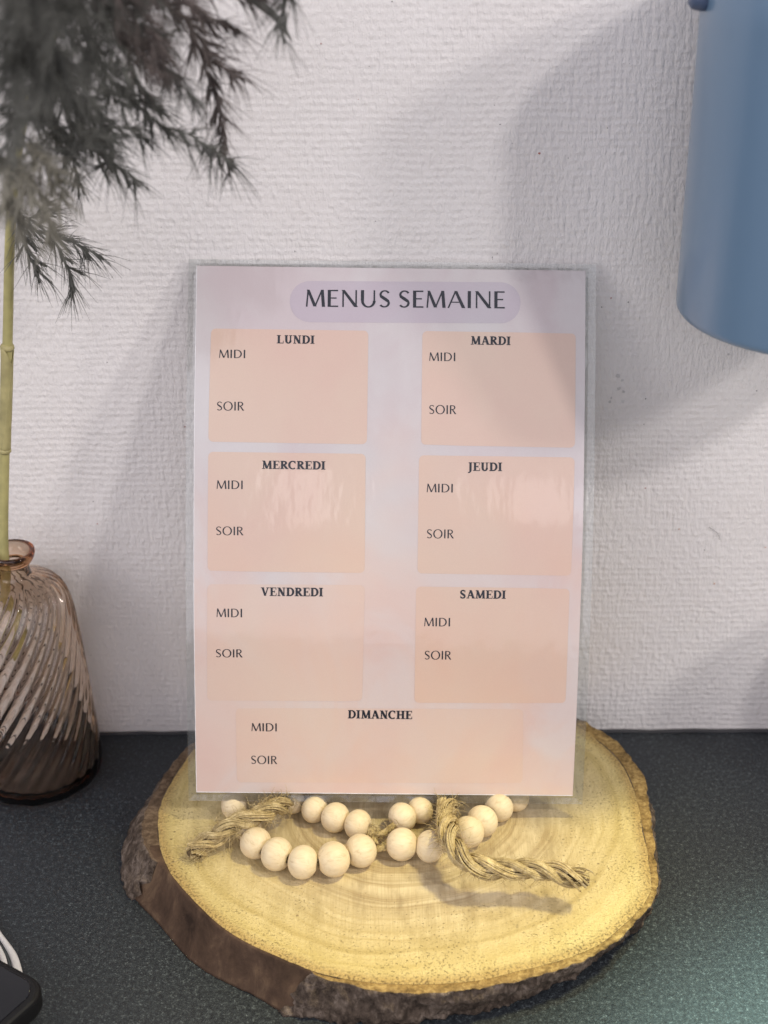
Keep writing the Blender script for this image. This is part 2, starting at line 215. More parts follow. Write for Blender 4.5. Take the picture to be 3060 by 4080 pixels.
def m_counter():
    n = N('charcoal_stone_worktop'); o = n.obj()
    a = n.noise(o, 1500, 4, .75); b = n.noise(o, 560, 4, .7); c = n.noise(o, 25, 3)
    t = n.math('ADD', n.math('MULTIPLY', a, .55), n.math('MULTIPLY', b, .45))
    col = n.ramp(t, [(.37, (.003,.004,.006)), (.47, (.013,.017,.022)), (.55, (.036,.045,.052)), (.66, (.20,.235,.25))])
    col = n.mix(n.math('MULTIPLY', c, .5), col, (.020,.022,.027))
    sc = n.noise(n.mapping(o, (30, 1200, 1), (0, 0, .35)), 1.0, 2, .5)
    col = n.mix(n.ramp(sc, [(.76, 0.0), (.80, .22)]), col, (.14,.14,.14))
    n.color(col)
    n.lk(n.ramp(b, [(.35, .40), (.65, .62)]), n.p.inputs['Roughness'])
    n.p.inputs['Specular IOR Level'].default_value = .42
    n.normal(n.bump(t, .9, .00035)); return n.m
def m_paper(name, panel=None, amount=.55):
    n = N(name); o = n.obj()
    big = n.noise(n.mapping(o, (11, 8, 1)), 1.0, 3, .55, .6)
    b2 = n.noise(n.mapping(o, (17, 13, 1), (0,0,0), (3,1,0)), 1.0, 4, .6, .5)
    sep = n.n('ShaderNodeSeparateXYZ'); n.lk(o, sep.inputs[0])
    vy = n.math('DIVIDE', sep.outputs[1], .206)
    grad = n.math('ADD', n.math('MULTIPLY', vy, -1.0), n.math('MULTIPLY', n.math('SUBTRACT', big, .5), 1.5))
    f = n.ramp(n.math('ADD', grad, 1.0), [(.34, 0.0), (.62, 1.0)])
    lav = n.ramp(b2, [(.35, (.54,.465,.475)), (.55, (.565,.525,.525)), (.68, (.575,.55,.555))])
    peach = n.ramp(b2, [(.32, (.625,.445,.395)), (.52, (.64,.495,.44)), (.68, (.63,.53,.485))])
    col = n.mix(f, lav, peach)
    wash = n.ramp(n.noise(n.mapping(o, (26, 16, 1), (0,0,.3), (7,2,0)), 1.0, 4, .6, .8), [(.50, 0.0), (.66, .5)])
    col = n.mix(wash, col, (.60,.575,.575))
    if panel:
        pc = n.mix(n.ramp(b2, [(.35, 0.0), (.65, 1.0)]), panel, tuple(min(1, c*k) for c, k in zip(panel, (1.0, 1.06, 1.02))))
        col = n.mix(amount, col, pc)
    grain = n.noise(o, 2600, 2, .6)
    col = n.mix(.10, col, n.ramp(grain, [(.3, .55), (.7, 1.0)]), 'MULTIPLY')
    n.color(col); n.set(Roughness=.55)
    n.p.inputs['Coat Weight'].default_value = 1.0; n.p.inputs['Coat Roughness'].default_value = .075
    w = n.noise(n.mapping(o, (75, 28, 1)), 1.0, 3, .55); w2 = n.noise(o, 300, 3, .6); msk = n.ramp(n.noise(n.mapping(o, (35, 14, 1), (0,0,0), (2,5,0)), 1.0, 2), [(.48, .12), (.60, 1.0)])
    hb = n.math('ADD', n.math('MULTIPLY', w, .9), n.math('MULTIPLY', n.math('MULTIPLY', w2, .14), msk))
    bp = n.bump(hb, 1.0, .00028); n.lk(bp, n.p.inputs['Coat Normal']); return n.m
def m_ink():
    n = N('dark_ink'); o = n.obj(); n.color(n.ramp(n.noise(o, 500, 2), [(.3, (.008,.011,.018)), (.7, (.016,.020,.030))])); n.set(Roughness=.45)
    n.p.inputs['Coat Weight'].default_value = .5; n.p.inputs['Coat Roughness'].default_value = .1; n.p.inputs['Specular IOR Level'].default_value = .2; return n.m
def m_film():
    n = N('clear_laminate_film'); o = n.obj()
    tr = n.n('ShaderNodeBsdfTransparent'); tr.inputs[0].default_value = (.95,.96,.955,1)
    gl = n.n('ShaderNodeBsdfGlossy'); gl.inputs['Roughness'].default_value = .09; gl.inputs[0].default_value = (1,1,1,1)
    df = n.n('ShaderNodeBsdfDiffuse'); df.inputs[0].default_value = (.55,.57,.56,1)
    w = n.noise(n.mapping(o, (90, 30, 1)), 1.0, 3, .55); bp = n.bump(w, .8, .0006); n.lk(bp, gl.inputs['Normal'])
    fr = n.n('ShaderNodeFresnel'); fr.inputs[0].default_value = 1.5
    m0 = n.n('ShaderNodeMixShader'); m0.inputs[0].default_value = .04; n.lk(tr.outputs[0], m0.inputs[1]); n.lk(df.outputs[0], m0.inputs[2])
    m1 = n.n('ShaderNodeMixShader'); n.lk(n.math('MULTIPLY', fr.outputs[0], 1.2), m1.inputs[0]); n.lk(m0.outputs[0], m1.inputs[1]); n.lk(gl.outputs[0], m1.inputs[2])
    n.lk(m1.outputs[0], n.out.inputs['Surface']); return n.m
def m_wood():
    n = N('sawn_wood_end_grain'); o = n.obj()
    at = n.n('ShaderNodeAttribute', attribute_name='edge'); e = at.outputs['Fac']
    sep = n.n('ShaderNodeSeparateXYZ'); n.lk(o, sep.inputs[0])
    X, Y = sep.outputs[0], sep.outputs[1]
    # distance from the pith, pulled about by noise so the rings wander
    wob = n.math('MULTIPLY', n.math('SUBTRACT', n.noise(o, 16, 3), .5), .016)
    r = n.math('ADD', n.math('SQRT', n.math('ADD', n.math('POWER', n.math('MULTIPLY', n.math('ADD', X, -.004), .92), 2), n.math('POWER', n.math('ADD', Y, -.006), 2))), wob)
    ring = n.noise(None, 1.0, 3, .6)
    cx = n.n('ShaderNodeCombineXYZ'); n.lk(n.math('MULTIPLY', r, 250), cx.inputs[0]); n.lk(n.math('MULTIPLY', n.noise(o, 9, 1), 1.2), cx.inputs[1])
    n.lk(cx.outputs[0], ring.node.inputs['Vector'])
    band = n.math('SINE', n.math('MULTIPLY', r, 2*PI/.0082))
    saw = n.noise(n.mapping(o, (1500, 55, 1), (0,0,.03)), 1.0, 3, .6)
    saw2 = n.noise(n.mapping(o, (300, 14, 1), (0,0,.03)), 1.0, 2, .6)
    blot = n.noise(o, 32, 4, .6); rays = n.noise(n.mapping(o, (95, 40, 1), (0, 0, .12)), 1.0, 4, .62)
    c0 = n.ramp(ring, [(.30, (.27,.19,.10)), (.41, (.47,.37,.215)), (.50, (.62,.515,.325)), (.75, (.70,.595,.39))])
    c0 = n.mix(n.math('MULTIPLY', n.math('ADD', band, 1.0), .15), c0, (.33,.24,.12))
    c0 = n.mix(n.ramp(saw, [(.30, .34), (.58, 0.0)]), c0, (.27,.19,.095))
    c0 = n.mix(n.ramp(saw2, [(.35, .28), (.60, 0.0)]), c0, (.38,.285,.15))
    c0 = n.mix(n.ramp(blot, [(.50, 0.0), (.68, .50)]), c0, (.66,.57,.38))
    yel = n.ramp(e, [(.55, 0.0), (.93, .60)])
    c0 = n.mix(n.ramp(rays, [(.48, 0.0), (.64, .60)]), c0, (.29,.215,.12))
    c0 = n.mix(yel, c0, (.72,.575,.21))
    # pits and saw fluff crowd towards the bark
    spk = n.noise(n.mapping(o, (1, 1, 1)), 1050, 3, .65)
    thr = n.math('ADD', n.math('MULTIPLY', n.ramp(e, [(.45, 0.0), (.97, 1.0)]), .075), .300)
    pit = n.math('MULTIPLY', n.math('SUBTRACT', thr, n.math('MULTIPLY', spk, .9)), 22, True)
    ringmask = n.ramp(n.noise(o, 45, 2), [(.40, .25), (.60, 1.0)])
    pit = n.math('MULTIPLY', pit, ringmask, True)
    c0 = n.mix(n.math('MULTIPLY', pit, .5), c0, (.16,.10,.04))
    spot = n.ramp(n.voro(n.mapping(o, (1,1,1)), 130), [(.0, 1.0), (.055, .9), (.085, 0.0)])
    spot = n.math('MULTIPLY', spot, n.ramp(n.noise(o, 60, 2), [(.50, 0.0), (.56, 1.0)]))
    c0 = n.mix(n.math('MULTIPLY', spot, .7), c0, (.15,.095,.045))
    rim = n.ramp(e, [(.945, 0.0), (.985, .72)])
    c0 = n.mix(rim, c0, n.ramp(spk, [(.35, (.20,.12,.04)), (.6, (.50,.33,.11))]))
    n.color(c0); n.set(Roughness=.68)
    n.p.inputs['Specular IOR Level'].default_value = .3
    chk = n.noise(n.mapping(o, (260, 12, 1), (0, 0, .5)), 1.0, 2, .4)
    rough = n.math('MULTIPLY', n.noise(o, 900, 4, .65), n.ramp(e, [(.5, .25), (1.0, 1.6)]))
    h = n.math('ADD', n.math('ADD', rough, n.math('MULTIPLY', saw, .30)), n.math('MULTIPLY', pit, -.8))
    n.normal(n.bump(h, .9, .0006)); return n.m
def m_bark(name, cols, scale, bmp):
    n = N(name); o = n.obj()
    a = n.noise(n.mapping(o, (1, 1, .55)), scale, 5, .68, .4); b = n.noise(o, scale*.22, 3, .6)
    t = n.math('ADD', n.math('MULTIPLY', a, .6), n.math('MULTIPLY', b, .4))
    n.color(n.ramp(t, [(.34, cols[0]), (.50, cols[1]), (.66, cols[2])])); n.set(Roughness=.85)
    n.p.inputs['Specular IOR Level'].default_value = .2
    n.normal(n.bump(a, 1.0, bmp)); return n.m
def m_bead():
    n = N('pale_turned_wood'); o = n.obj()
    info = n.n('ShaderNodeObjectInfo')
    g = n.noise(n.mapping(o, (5.5, 5.5, .9), (.5, .2, 0)), 1.0, 4, .6, .6); b = n.noise(o, 1.3, 3)
    c = n.ramp(g, [(.25, (.54,.42,.25)), (.45, (.69,.57,.37)), (.7, (.74,.63,.44))])
    c = n.mix(n.ramp(b, [(.55, 0.0), (.75, .35)]), c, (.70,.50,.30))
    c = n.mix(.14, c, n.ramp(info.outputs['Random'], [(0.0, (.55,.42,.27)), (1.0, (.82,.72,.56))]))
    n.color(c); n.set(Roughness=.55)
    dent = n.noise(o, 2.2, 3, .6); n.normal(n.bump(n.math('ADD', g, n.math('MULTIPLY', dent, 1.5)), 1.0, .00012)); return n.m
def m_jute(name, k=1.0):
    n = N(name); o = n.obj()
    a = n.noise(o, 260, 4, .7); b = n.noise(o, 2200, 2)
    t = n.math('ADD', n.math('MULTIPLY', a, .7), n.math('MULTIPLY', b, .3))
    n.color(n.ramp(t, [(.30, (.17*k,.120*k,.052*k)), (.48, (.41*k,.315*k,.155*k)), (.68, (.66*k,.55*k,.32*k))])); n.set(Roughness=.75)
    n.p.inputs['Specular IOR Level'].default_value = .25; return n.m
def m_glass():
    n = N('smoky_brown_glass'); n.color((.985,.965,.945)); va = n.n('ShaderNodeVolumeAbsorption'); va.inputs[0].default_value = (.77,.56,.34,1); va.inputs[1].default_value = 340; n.lk(va.outputs[0], n.out.inputs['Volume']); n.set(Roughness=.012, IOR=1.48)
    n.p.inputs['Transmission Weight'].default_value = 1.0; return n.m
def m_cup():
    n = N('blue_lacquered_metal'); o = n.obj()
    f = n.noise(n.mapping(o, (90, 90, 2)), 1.0, 2); g = n.noise(o, 45, 2)
    n.color(n.mix(n.math('MULTIPLY', f, .4), (.125,.210,.315), (.142,.236,.35))); n.set(Roughness=.33)
    n.p.inputs['Coat Weight'].default_value = .5; n.p.inputs['Coat Roughness'].default_value = .16
    n.normal(n.bump(g, .25, .0008)); return n.m
def m_simple(name, col, rough, var=.12, scale=200, spec=.5, coat=0, bmp=0):
    n = N(name); o = n.obj(); f = n.noise(o, scale, 3)
    n.color(n.ramp(f, [(.3, tuple(c*(1-var) for c in col)), (.7, tuple(min(1, c*(1+var)) for c in col))])); n.set(Roughness=rough)
    n.p.inputs['Specular IOR Level'].default_value = spec; n.p.inputs['Coat Weight'].default_value = coat
    if bmp: n.normal(n.bump(f, .6, bmp))
    return n.m
M = dict(wall=m_wall(), counter=m_counter(), paper=m_paper('printed_paper'), ink=m_ink(), film=m_film(),
    panel=m_paper('peach_panel_print', (.655,.435,.325), .75), panel2=m_paper('peach_panel_print_soft', (.655,.455,.36), .55),
    title=m_paper('lilac_pill_print', (.435,.37,.44), .72), edge=m_simple('white_paper_edge', (.80,.79,.80), .4),
    wood=m_wood(),
    bark=m_bark('rough_grey_bark', ((.024,.017,.013), (.105,.078,.060), (.27,.215,.175)), 380, .0020),
    inner=m_bark('smooth_inner_bark', ((.030,.018,.012), (.085,.052,.034), (.19,.125,.075)), 85, .0006),
    bead=m_bead(), jute=m_jute('jute_fibre'), jute2=m_jute('pale_jute_fibre', 1.15), jdark=m_simple('dark_rope_core', (.10,.065,.03), .8),
    glass=m_glass(), cup=m_cup(), cuprim=m_simple('dark_blue_lacquer', (.07,.10,.17), .4),
    stem=m_simple('green_reed', (.42,.38,.16), .5, .2, 130), sheath=m_simple('dry_reed_sheath', (.42,.37,.17), .6, .2, 160),
    plume=m_simple('grey_green_plume', (.125,.125,.112), .7, .5, 90, .2), plume2=m_simple('pale_dry_plume', (.27,.255,.21), .7, .35, 90, .2),
    plume3=m_simple('brown_plume', (.15,.125,.115), .7, .5, 90, .2),
    phone=m_simple('black_glossy_glass', (.004,.005,.008), .16, .1, 20, .35, .3), pcase=m_simple('black_rubber', (.006,.006,.007), .5, .12, 200, .3),
    cloth=m_simple('white_cotton', (.72,.70,.70), .8, .05, 900, .3, 0, .0002), stripe=m_simple('charcoal_stripe', (.055,.06,.065), .8),
    speck_r=m_simple('red_speck', (.42,.16,.13), .6), speck_k=m_simple('dark_speck', (.16,.15,.15), .6), speck_o=m_simple('orange_speck', (.62,.40,.31), .6),
    speck_g=m_simple('grey_smudge', (.60,.58,.575), .7))

# ---------------------------------------------------------------- setting
def sheet(name, x0, x1, a0, a1, plane, mat, nx=1, na=1):
    v = []; f = []
    for j in range(na+1):
        for i in range(nx+1):
            x = x0+(x1-x0)*i/nx; a = a0+(a1-a0)*j/na
            v.append((x, 0, a) if plane == 'y' else (x, a, 0))
    for j in range(na):
        for i in range(nx):
            b = j*(nx+1)+i; f.append((b, b+1, b+nx+2, b+nx+1))
    return mesh(name, v, f, mat, None, False)
wall = tag(sheet('wall', -1.2, 1.2, -.004, 1.4, 'y', M['wall']), kind='structure')
counter = tag(sheet('worktop', -1.2, 1.2, -.75, .004, 'z', M['counter']), kind='structure')
# a thin grey line of filler where the worktop meets the wall
t = Tubes(); rnd = random.Random(4)
t.add([Vector((-.6+.01*i, -.0006+rnd.uniform(-.0003, .0003), .0003+rnd.uniform(-.0003, .0003))) for i in range(121)], .0011, 6)
tag(t.build('wall_joint', m_simple('grey_filler', (.05,.05,.055), .8)), kind='structure')

# ---------------------------------------------------------------- laminated menu card
O = Vector(CARD['O']); U = Vector(CARD['u']); V = Vector(CARD['v']); NN = Vector(CARD['n'])
card = empty('menu_card'); 
card.matrix_world = Matrix(((U.x, V.x, NN.x, O.x), (U.y, V.y, NN.y, O.y), (U.z, V.z, NN.z, O.z), (0,0,0,1)))
tag(card, 'laminated weekly menu card with peach day panels and lilac title, leaning on the wall', 'menu card')
H, W, BB = CARD['H']*S, CARD['W']*S, CARD['B']*S
def bend(x, y):
    t = min(max(y/H, 0), 1)
    return BB*math.sin(PI*t) + .0007*math.sin(y*70)*(x/W)*math.sin(PI*t)
def rounded(q, r, k=6):
    """rounded outline of a quad given counter-clockwise from its lower left"""
    out = []
    n = len(q)
    for i in range(n):
        p = Vector(q[i]); a = (Vector(q[i-1])-p); b = (Vector(q[(i+1) % n])-p)
        ra = min(r, a.length*.4999, b.length*.4999); A = p+a.normalized()*ra; B_ = p+b.normalized()*ra
        for j in range(k+1):
            t = j/k; # circle-like bezier
            c = .5523; P1 = A+(p-A)*c; P2 = B_+(p-B_)*c
            out.append((1-t)**3*A+3*t*(1-t)**2*P1+3*t*t*(1-t)*P2+t**3*B_)
    return out
def bent_patch(name, q, r, z, mat, parent, ny=24):
    """a flat printed shape that follows the bend of the card: built as horizontal slices of the outline"""
    out = rounded(q, r); ys = [p.y for p in out]; y0, y1 = min(ys), max(ys)
    cuts = sorted(set([round(y0+(y1-y0)*k/ny, 7) for k in range(ny+1)] + [round(y0+(y1-y0)*c, 7) for c in (.002,.006,.012,.02,.03,.97,.98,.988,.994,.998)]))
    v = []; f = []
    for y in cuts:
        yy = min(max(y, y0+1e-7), y1-1e-7); xs = []
        for a, b in zip(out, out[1:]+out[:1]):
            if (a.y-yy)*(b.y-yy) <= 0 and abs(a.y-b.y) > 1e-12: xs.append(a.x+(b.x-a.x)*(yy-a.y)/(b.y-a.y))
        xa, xb = min(xs), max(xs)
        for k in range(5):
            x = xa+(xb-xa)*k/4; v.append((x, yy, bend(x, yy)+z))
    for j in range(len(cuts)-1):
        for k in range(4):
            b = j*5+k; f.append((b, b+1, b+6, b+5))
    return mesh(name, v, f, mat, parent)
# paper, with its own thickness
v = []; f = []; mi = []; nx, ny = 8, 40
for side, z in ((0, 0.0), (1, -.00025)):
    for j in range(ny+1):
        for i in range(nx+1):
            x = -W/2+W*i/nx; y = H*j/ny; v.append((x, y, bend(x, y)+z))
n0 = (nx+1)*(ny+1)
for j in range(ny):
    for i in range(nx):
        b = j*(nx+1)+i; f.append((b, b+1, b+nx+2, b+nx+1)); mi.append(0)
        f.append((n0+b, n0+b+nx+1, n0+b+nx+2, n0+b+1)); mi.append(1)
for j in range(ny):
    for i in (0, nx):
        b = j*(nx+1)+i; q = (b, b+nx+1, n0+b+nx+1, n0+b); f.append(q if i == 0 else q[::-1]); mi.append(1)
for i in range(nx):
    for j in (0, ny):
        b = j*(nx+1)+i; q = (b, n0+b, n0+b+1, b+1); f.append(q if j == 0 else q[::-1]); mi.append(1)
mesh('paper', v, f, None, card, False, [M['paper'], M['edge']], mi)
# painted-on highlight: a white hairline at the paper's left and bottom edge
v = []; f = []
for j in range(ny+1):
    y = H*j/ny
    for x in (-W/2+.00002, -W/2+.00024): v.append((x, y, bend(x, y)+.00003))
for j in range(ny): b = j*2; f.append((b, b+1, b+3, b+2))
b0 = len(v)
for i in range(nx+1):
    x = -W/2+.0003+(W-.0004)*i/nx
    for y in (.00002, .00030): v.append((x, y, bend(x, y)+.00003))
for i in range(nx): b = b0+i*2; f.append((b, b+2, b+3, b+1))
mesh('edge_highlight', v, f, M['edge'], card)
# film margin: outside the paper, with a raised seal line near the paper
def ring(name, e0, e1, z0, z1, mat, th=.00018):
    """e = (left, right, bottom, top) offsets from the paper; cross-section between e0 and e1"""
    def loop(e, z):
        L_, R_, B_, T_ = -W/2-e[0], W/2+e[1], -e[2], H+e[3]; pts = []
        K = 40
        for k in range(K): pts.append((L_+(R_-L_)*k/K, B_))
        for k in range(K): pts.append((R_, B_+(T_-B_)*k/K))
        for k in range(K): pts.append((R_+(L_-R_)*k/K, T_))
        for k in range(K): pts.append((L_, T_+(B_-T_)*k/K))
        return [(x, y, bend(x, y)+z) for x, y in pts]
    loops = [loop(e0, z0), loop(e1, z1), loop(e1, z1-th), loop(e0, z0-th)]
    v = [p for l in loops for p in l]; n = len(loops[0]); f = []
    for a in range(4):
        c = (a+1) % 4
        for k in range(n):
            k2 = (k+1) % n; f.append((a*n+k, c*n+k, c*n+k2, a*n+k2))
    return mesh(name, v, f, mat, card, False)
ring('laminate_margin', (.0009,.0011,.0009,.0009), (.0030,.0040,.0033,.0025), -.00002, -.00006, M['film'])
ring('sealed_seam', (.00003,.00003,.00003,.00003), (.0009,.0011,.0009,.0009), .00014, .0, M['film'])

# ---- lettering: every glyph is a set of strokes (x, y, width) in cap heights
def arc(cx, cy, rx, ry, a0, a1, wt, wn, n=14):
    """stroke round an ellipse; wt = width where it runs up/down, wn = where it runs sideways"""
    out = []
    for k in range(n+1):
        a = math.radians(a0+(a1-a0)*k/n); c = abs(math.cos(a)); out.append((cx+rx*math.cos(a), cy+ry*math.sin(a), wn+(wt-wn)*c**1.4))
    return out
def SANS(w, t):   # w = thick stem, t = thin stem
    h = w/2
    G = {}
    G['M'] = (.98, [[(.06,0,t),(.13,1,t)], [(.13,1,w*.8),(.48,.02,w)], [(.48,.02,t),(.83,1,t)], [(.84,1,w*.95),(.91,0,w)]])
    G['E'] = (.60, [[(.12,0,w),(.12,1,w)], [(.12,1-t/2,t),(.56,1-t/2,t*1.1)], [(.12,.52,t*.9),(.49,.52,t)], [(.12,t/2,t),(.57,t/2,t*1.15)]])
    G['N'] = (.88, [[(.12,0,t),(.12,1,t)], [(.12,1,w*.85),(.78,0.01,w)], [(.78,0,t),(.78,1,t)]])
    G['U'] = (.84, [[(.12,1,w),(.12,.38,w)], arc(.42,.38,.30,.365,180,360,w*.9,t*1.1), [(.72,.38,t*1.1),(.72,1,t)]])
    G['S'] = (.60, [arc(.31,.745,.215,.225,25,190,w*.7,t)[::1] + [(.13,.64,w),(.30,.51,w*1.1),(.46,.38,w)] + arc(.285,.255,.225,.225,20,-150,w*.75,t)])
    G['A'] = (.86, [[(.05,0,t),(.42,1,t)], [(.42,1,w*.85),(.82,0,w*1.05)], [(.20,.34,t*.8),(.66,.34,t*.8)]])
    G['I'] = (.30, [[(.15,0,w),(.15,1,w)]])
    G['D'] = (.86, [[(.13,0,w),(.13,1,w)], [(.13,1-t/2,t),(.34,1-t/2,t)] + arc(.34,.5,.42,.5-t/2,90,-90,w,t) + [(.13,t/2,t)]])
    G['O'] = (1.0, [arc(.5,.5,.415,.49,0,360,w,t*.95,28)])
    G['R'] = (.70, [[(.13,0,w),(.13,1,w)], [(.13,1-t/2,t),(.32,1-t/2,t)] + arc(.32,.745,.235,.255-t/2,90,-90,w*.9,t) + [(.13,.49+t/2,t)], [(.33,.49,w*.8),(.64,0,w)]])
    return G
def SERIF(w, t):
    G = {}; s = .085
    def sf(x0, x1, y): return [(x0, y, s), (x1, y, s)]
    def stem(x, y0=0, y1=1, e=.10): return [[(x,y0,w),(x,y1,w)], sf(x-w/2-e, x+w/2+e, y0+s/2), sf(x-w/2-e, x+w/2+e, y1-s/2)]
    G['I'] = (.50, stem(.25))
    G['L'] = (.80, stem(.24)+[[(.24,s/2,s*1.1),(.72,s/2,s*1.1)], [(.72,0,.07),(.74,.34,.06)]])
    G['U'] = (.92, [[(.24,1,w),(.24,.36,w)], arc(.47,.36,.23,.31,180,360,w,t*1.3), [(.70,.36,t*1.2),(.70,1,t*1.2)], sf(.05,.44,1-s/2), sf(.55,.88,1-s/2)])
    G['N'] = (.96, [[(.22,0,t),(.22,1,t)], [(.22,1,w),(.76,0,w*1.1)], [(.76,0,t),(.76,1,t)], sf(.04,.38,1-s/2), sf(.06,.38,s/2), sf(.60,.92,1-s/2)])
    G['D'] = (.92, stem(.24)[:2]+[sf(.05,.40,1-s/2), [(.24,1-t/2,t*1.1),(.42,1-t/2,t*1.1)]+arc(.42,.5,.38,.5-t/2,90,-90,w,t*1.1)+[(.24,t/2,t*1.1)]])
    G['M'] = (1.14, [[(.20,0,t),(.24,1,t)], [(.24,1,w),(.57,.04,w)], [(.57,.04,t*1.1),(.90,1,t*1.1)], [(.91,1,w),(.95,0,w)], sf(.04,.36,s/2), sf(.08,.30,1-s/2), sf(.78,1.12,s/2), sf(.86,1.06,1-s/2)])
    G['A'] = (.92, [[(.16,0,t),(.44,1,t*1.1)], [(.44,1,w),(.78,0,w*1.05)], [(.24,.34,t),(.66,.34,t)], sf(.01,.32,s/2), sf(.60,.95,s/2)])
    G['R'] = (.88, stem(.24)[:2]+[sf(.05,.40,1-s/2), [(.24,1-t/2,t*1.1),(.42,1-t/2,t*1.1)]+arc(.42,.74,.23,.25-t/2,90,-90,w,t*1.1)+[(.24,.47+t/2,t*1.1)], [(.44,.49,w*.95),(.76,.02,w)], sf(.70,.92,s/2)])
    G['E'] = (.80, stem(.24)+[[(.24,1-s/2,s),(.70,1-s/2,s)], [(.70,1,.07),(.71,.72,.05)], [(.24,.51,t),(.56,.51,t)], [(.56,.64,.06),(.56,.38,.06)], [(.24,s/2,s),(.72,s/2,s)], [(.72,0,.07),(.75,.32,.05)]])
    G['C'] = (.86, [arc(.48,.5,.37,.46,50,310,w,t*1.1,22), [(.74,.97,.08),(.75,.66,.06)], [(.64,.90,.16),(.72,.76,.12)]])
    G['H'] = (1.0, stem(.24)+stem(.76)+[[(.24,.5,t),(.76,.5,t)]])
    G['J'] = (.56, [[(.32,1,w),(.32,.06,w)]+[(.30,-.06,w*.85),(.22,-.17,w*.6),(.06,-.20,.13)], sf(.12,.52,1-s/2)])
    G['V'] = (.92, [[(.18,1,w),(.47,.02,w*.9)], [(.47,.02,t),(.76,1,t)], sf(.00,.36,1-s/2), sf(.60,.92,1-s/2)])
    G['S'] = (.72, [arc(.35,.74,.20,.22,30,190,w*.8,t*1.3)+[(.18,.62,w),(.35,.50,w*1.1),(.50,.38,w)]+arc(.34,.26,.22,.22,20,-155,w*.8,t*1.3), [(.58,.96,.07),(.58,.70,.06)], [(.10,.32,.06),(.10,.03,.07)]])
    return G
FONT = {'t': SANS(.16,.078), 's': SANS(.14,.078), 'd': SERIF(.24,.115)}
GAP = {'t': .10, 's': .07, 'd': .015}
def word(text, p0, p1, cap, kind, parent, z):
    G = FONT[kind]; x = 0; strokes = []
    for i, ch in enumerate(text):
        if ch == ' ': x += .30; continue
        adv, st = G[ch]
        for s_ in st: strokes.append([(a+x, b, w_) for a, b, w_ in s_])
        x += adv + GAP[kind]
    xs = [a for s_ in strokes for a, b, w_ in s_]; xa, xb = min(xs)-.05, max(xs)+.05
    P0, P1 = Vector(p0)*S, Vector(p1)*S; d = P1-P0; sx = d.length/(xb-xa); dx = d.normalized(); dy = Vector((-dx.y, dx.x)); sy = cap*S
    v = []; f = []
    for k, s_ in enumerate(strokes):
        # subdivide long strokes so that they follow the bend
        pts = []
        for a, b in zip(s_, s_[1:]):
            m = max(1, int(math.hypot(a[0]-b[0], a[1]-b[1])/.25))
            for j in range(m): pts.append(tuple(a[q]+(b[q]-a[q])*j/m for q in range(3)))
        pts.append(s_[-1])
        base = len(v)
        for j, (a, b, w_) in enumerate(pts):
            q0 = pts[max(j-1, 0)]; q1 = pts[min(j+1, len(pts)-1)]
            tx, ty = q1[0]-q0[0], q1[1]-q0[1]; L_ = math.hypot(tx, ty) or 1; nx_, ny_ = -ty/L_, tx/L_
            # diagonal strokes end flat on the cap line and base line
            if len(s_) == 2 and abs(ty) > .5*L_: nx_, ny_ = -math.copysign(1, ty)/max(.6, abs(ty)/L_), 0
            for sg in (-1, 1):
                X = (a+nx_*sg*w_/2-xa)*sx; Y = (b+ny_*sg*w_/2)*sy
                p = P0+dx*X+dy*Y; v.append((p.x, p.y, bend(p.x, p.y)+z+k*.0000015))
        for j in range(len(pts)-1):
            b_ = base+j*2; f.append((b_, b_+1, b_+3, b_+2))
    # face every stroke to the front
    f2 = []
    for q in f:
        a, b, c = (v[q[0]], v[q[1]], v[q[2]])
        cr = (b[0]-a[0])*(c[1]-a[1])-(b[1]-a[1])*(c[0]-a[0]); f2.append(q if cr > 0 else q[::-1])
    return mesh('lettering', v, f2, M['ink'], parent, False)
par = {}
for k, q in PANELS.items():
    qq = [Vector(q[3])*S, Vector(q[2])*S, Vector(q[1])*S, Vector(q[0])*S]
    if k == 'title': par[k] = bent_patch('title_pill', qq, .0076, .00007, M['title'], card)
    else:
        par[k] = bent_patch('day_panel', qq, .0019, .00007, M['panel2' if k in ('VENDREDI', 'DIMANCHE') else 'panel'], card)
    par[k]['label'] = ('lilac rounded title band' if k == 'title' else 'peach panel headed ' + k)
for pn, tx, a, b, cap, kd in TEXTS: word(tx, a, b, cap, kd, par[pn], .00015)

# ---------------------------------------------------------------- wood slice
TT = .0182
cx, cy = SL['c']; NS = 360
def pol(arr, k, n=NS):
    t = k/n*len(arr); i = int(t) % len(arr); j = (i+1) % len(arr); q = t-int(t); return (arr[i]*(1-q)+arr[j]*q)*S
def smooth(arr, n=1):
    for _ in range(n): arr = [(arr[i-1]+2*arr[i]+arr[(i+1) % len(arr)])/4 for i in range(len(arr))]
    return arr
top = smooth(SL['top']); face_ = smooth(SL['face']); bot_ = smooth(SL['bot'], 3)
slice_ = empty('wood_slice', (cx, cy, 0)); tag(slice_, 'round slice of a tree trunk with bark, lying on the dark worktop', 'wood slice')
nzv = mathutils.noise
def nz(x, y, z, s): return nzv.noise(Vector((x*s, y*s, z*s)))
def rface(k): return min(pol(face_, k), pol(top, k)-.0006) + .00035*nz(math.cos(2*PI*k/NS), math.sin(2*PI*k/NS), 0, 22)
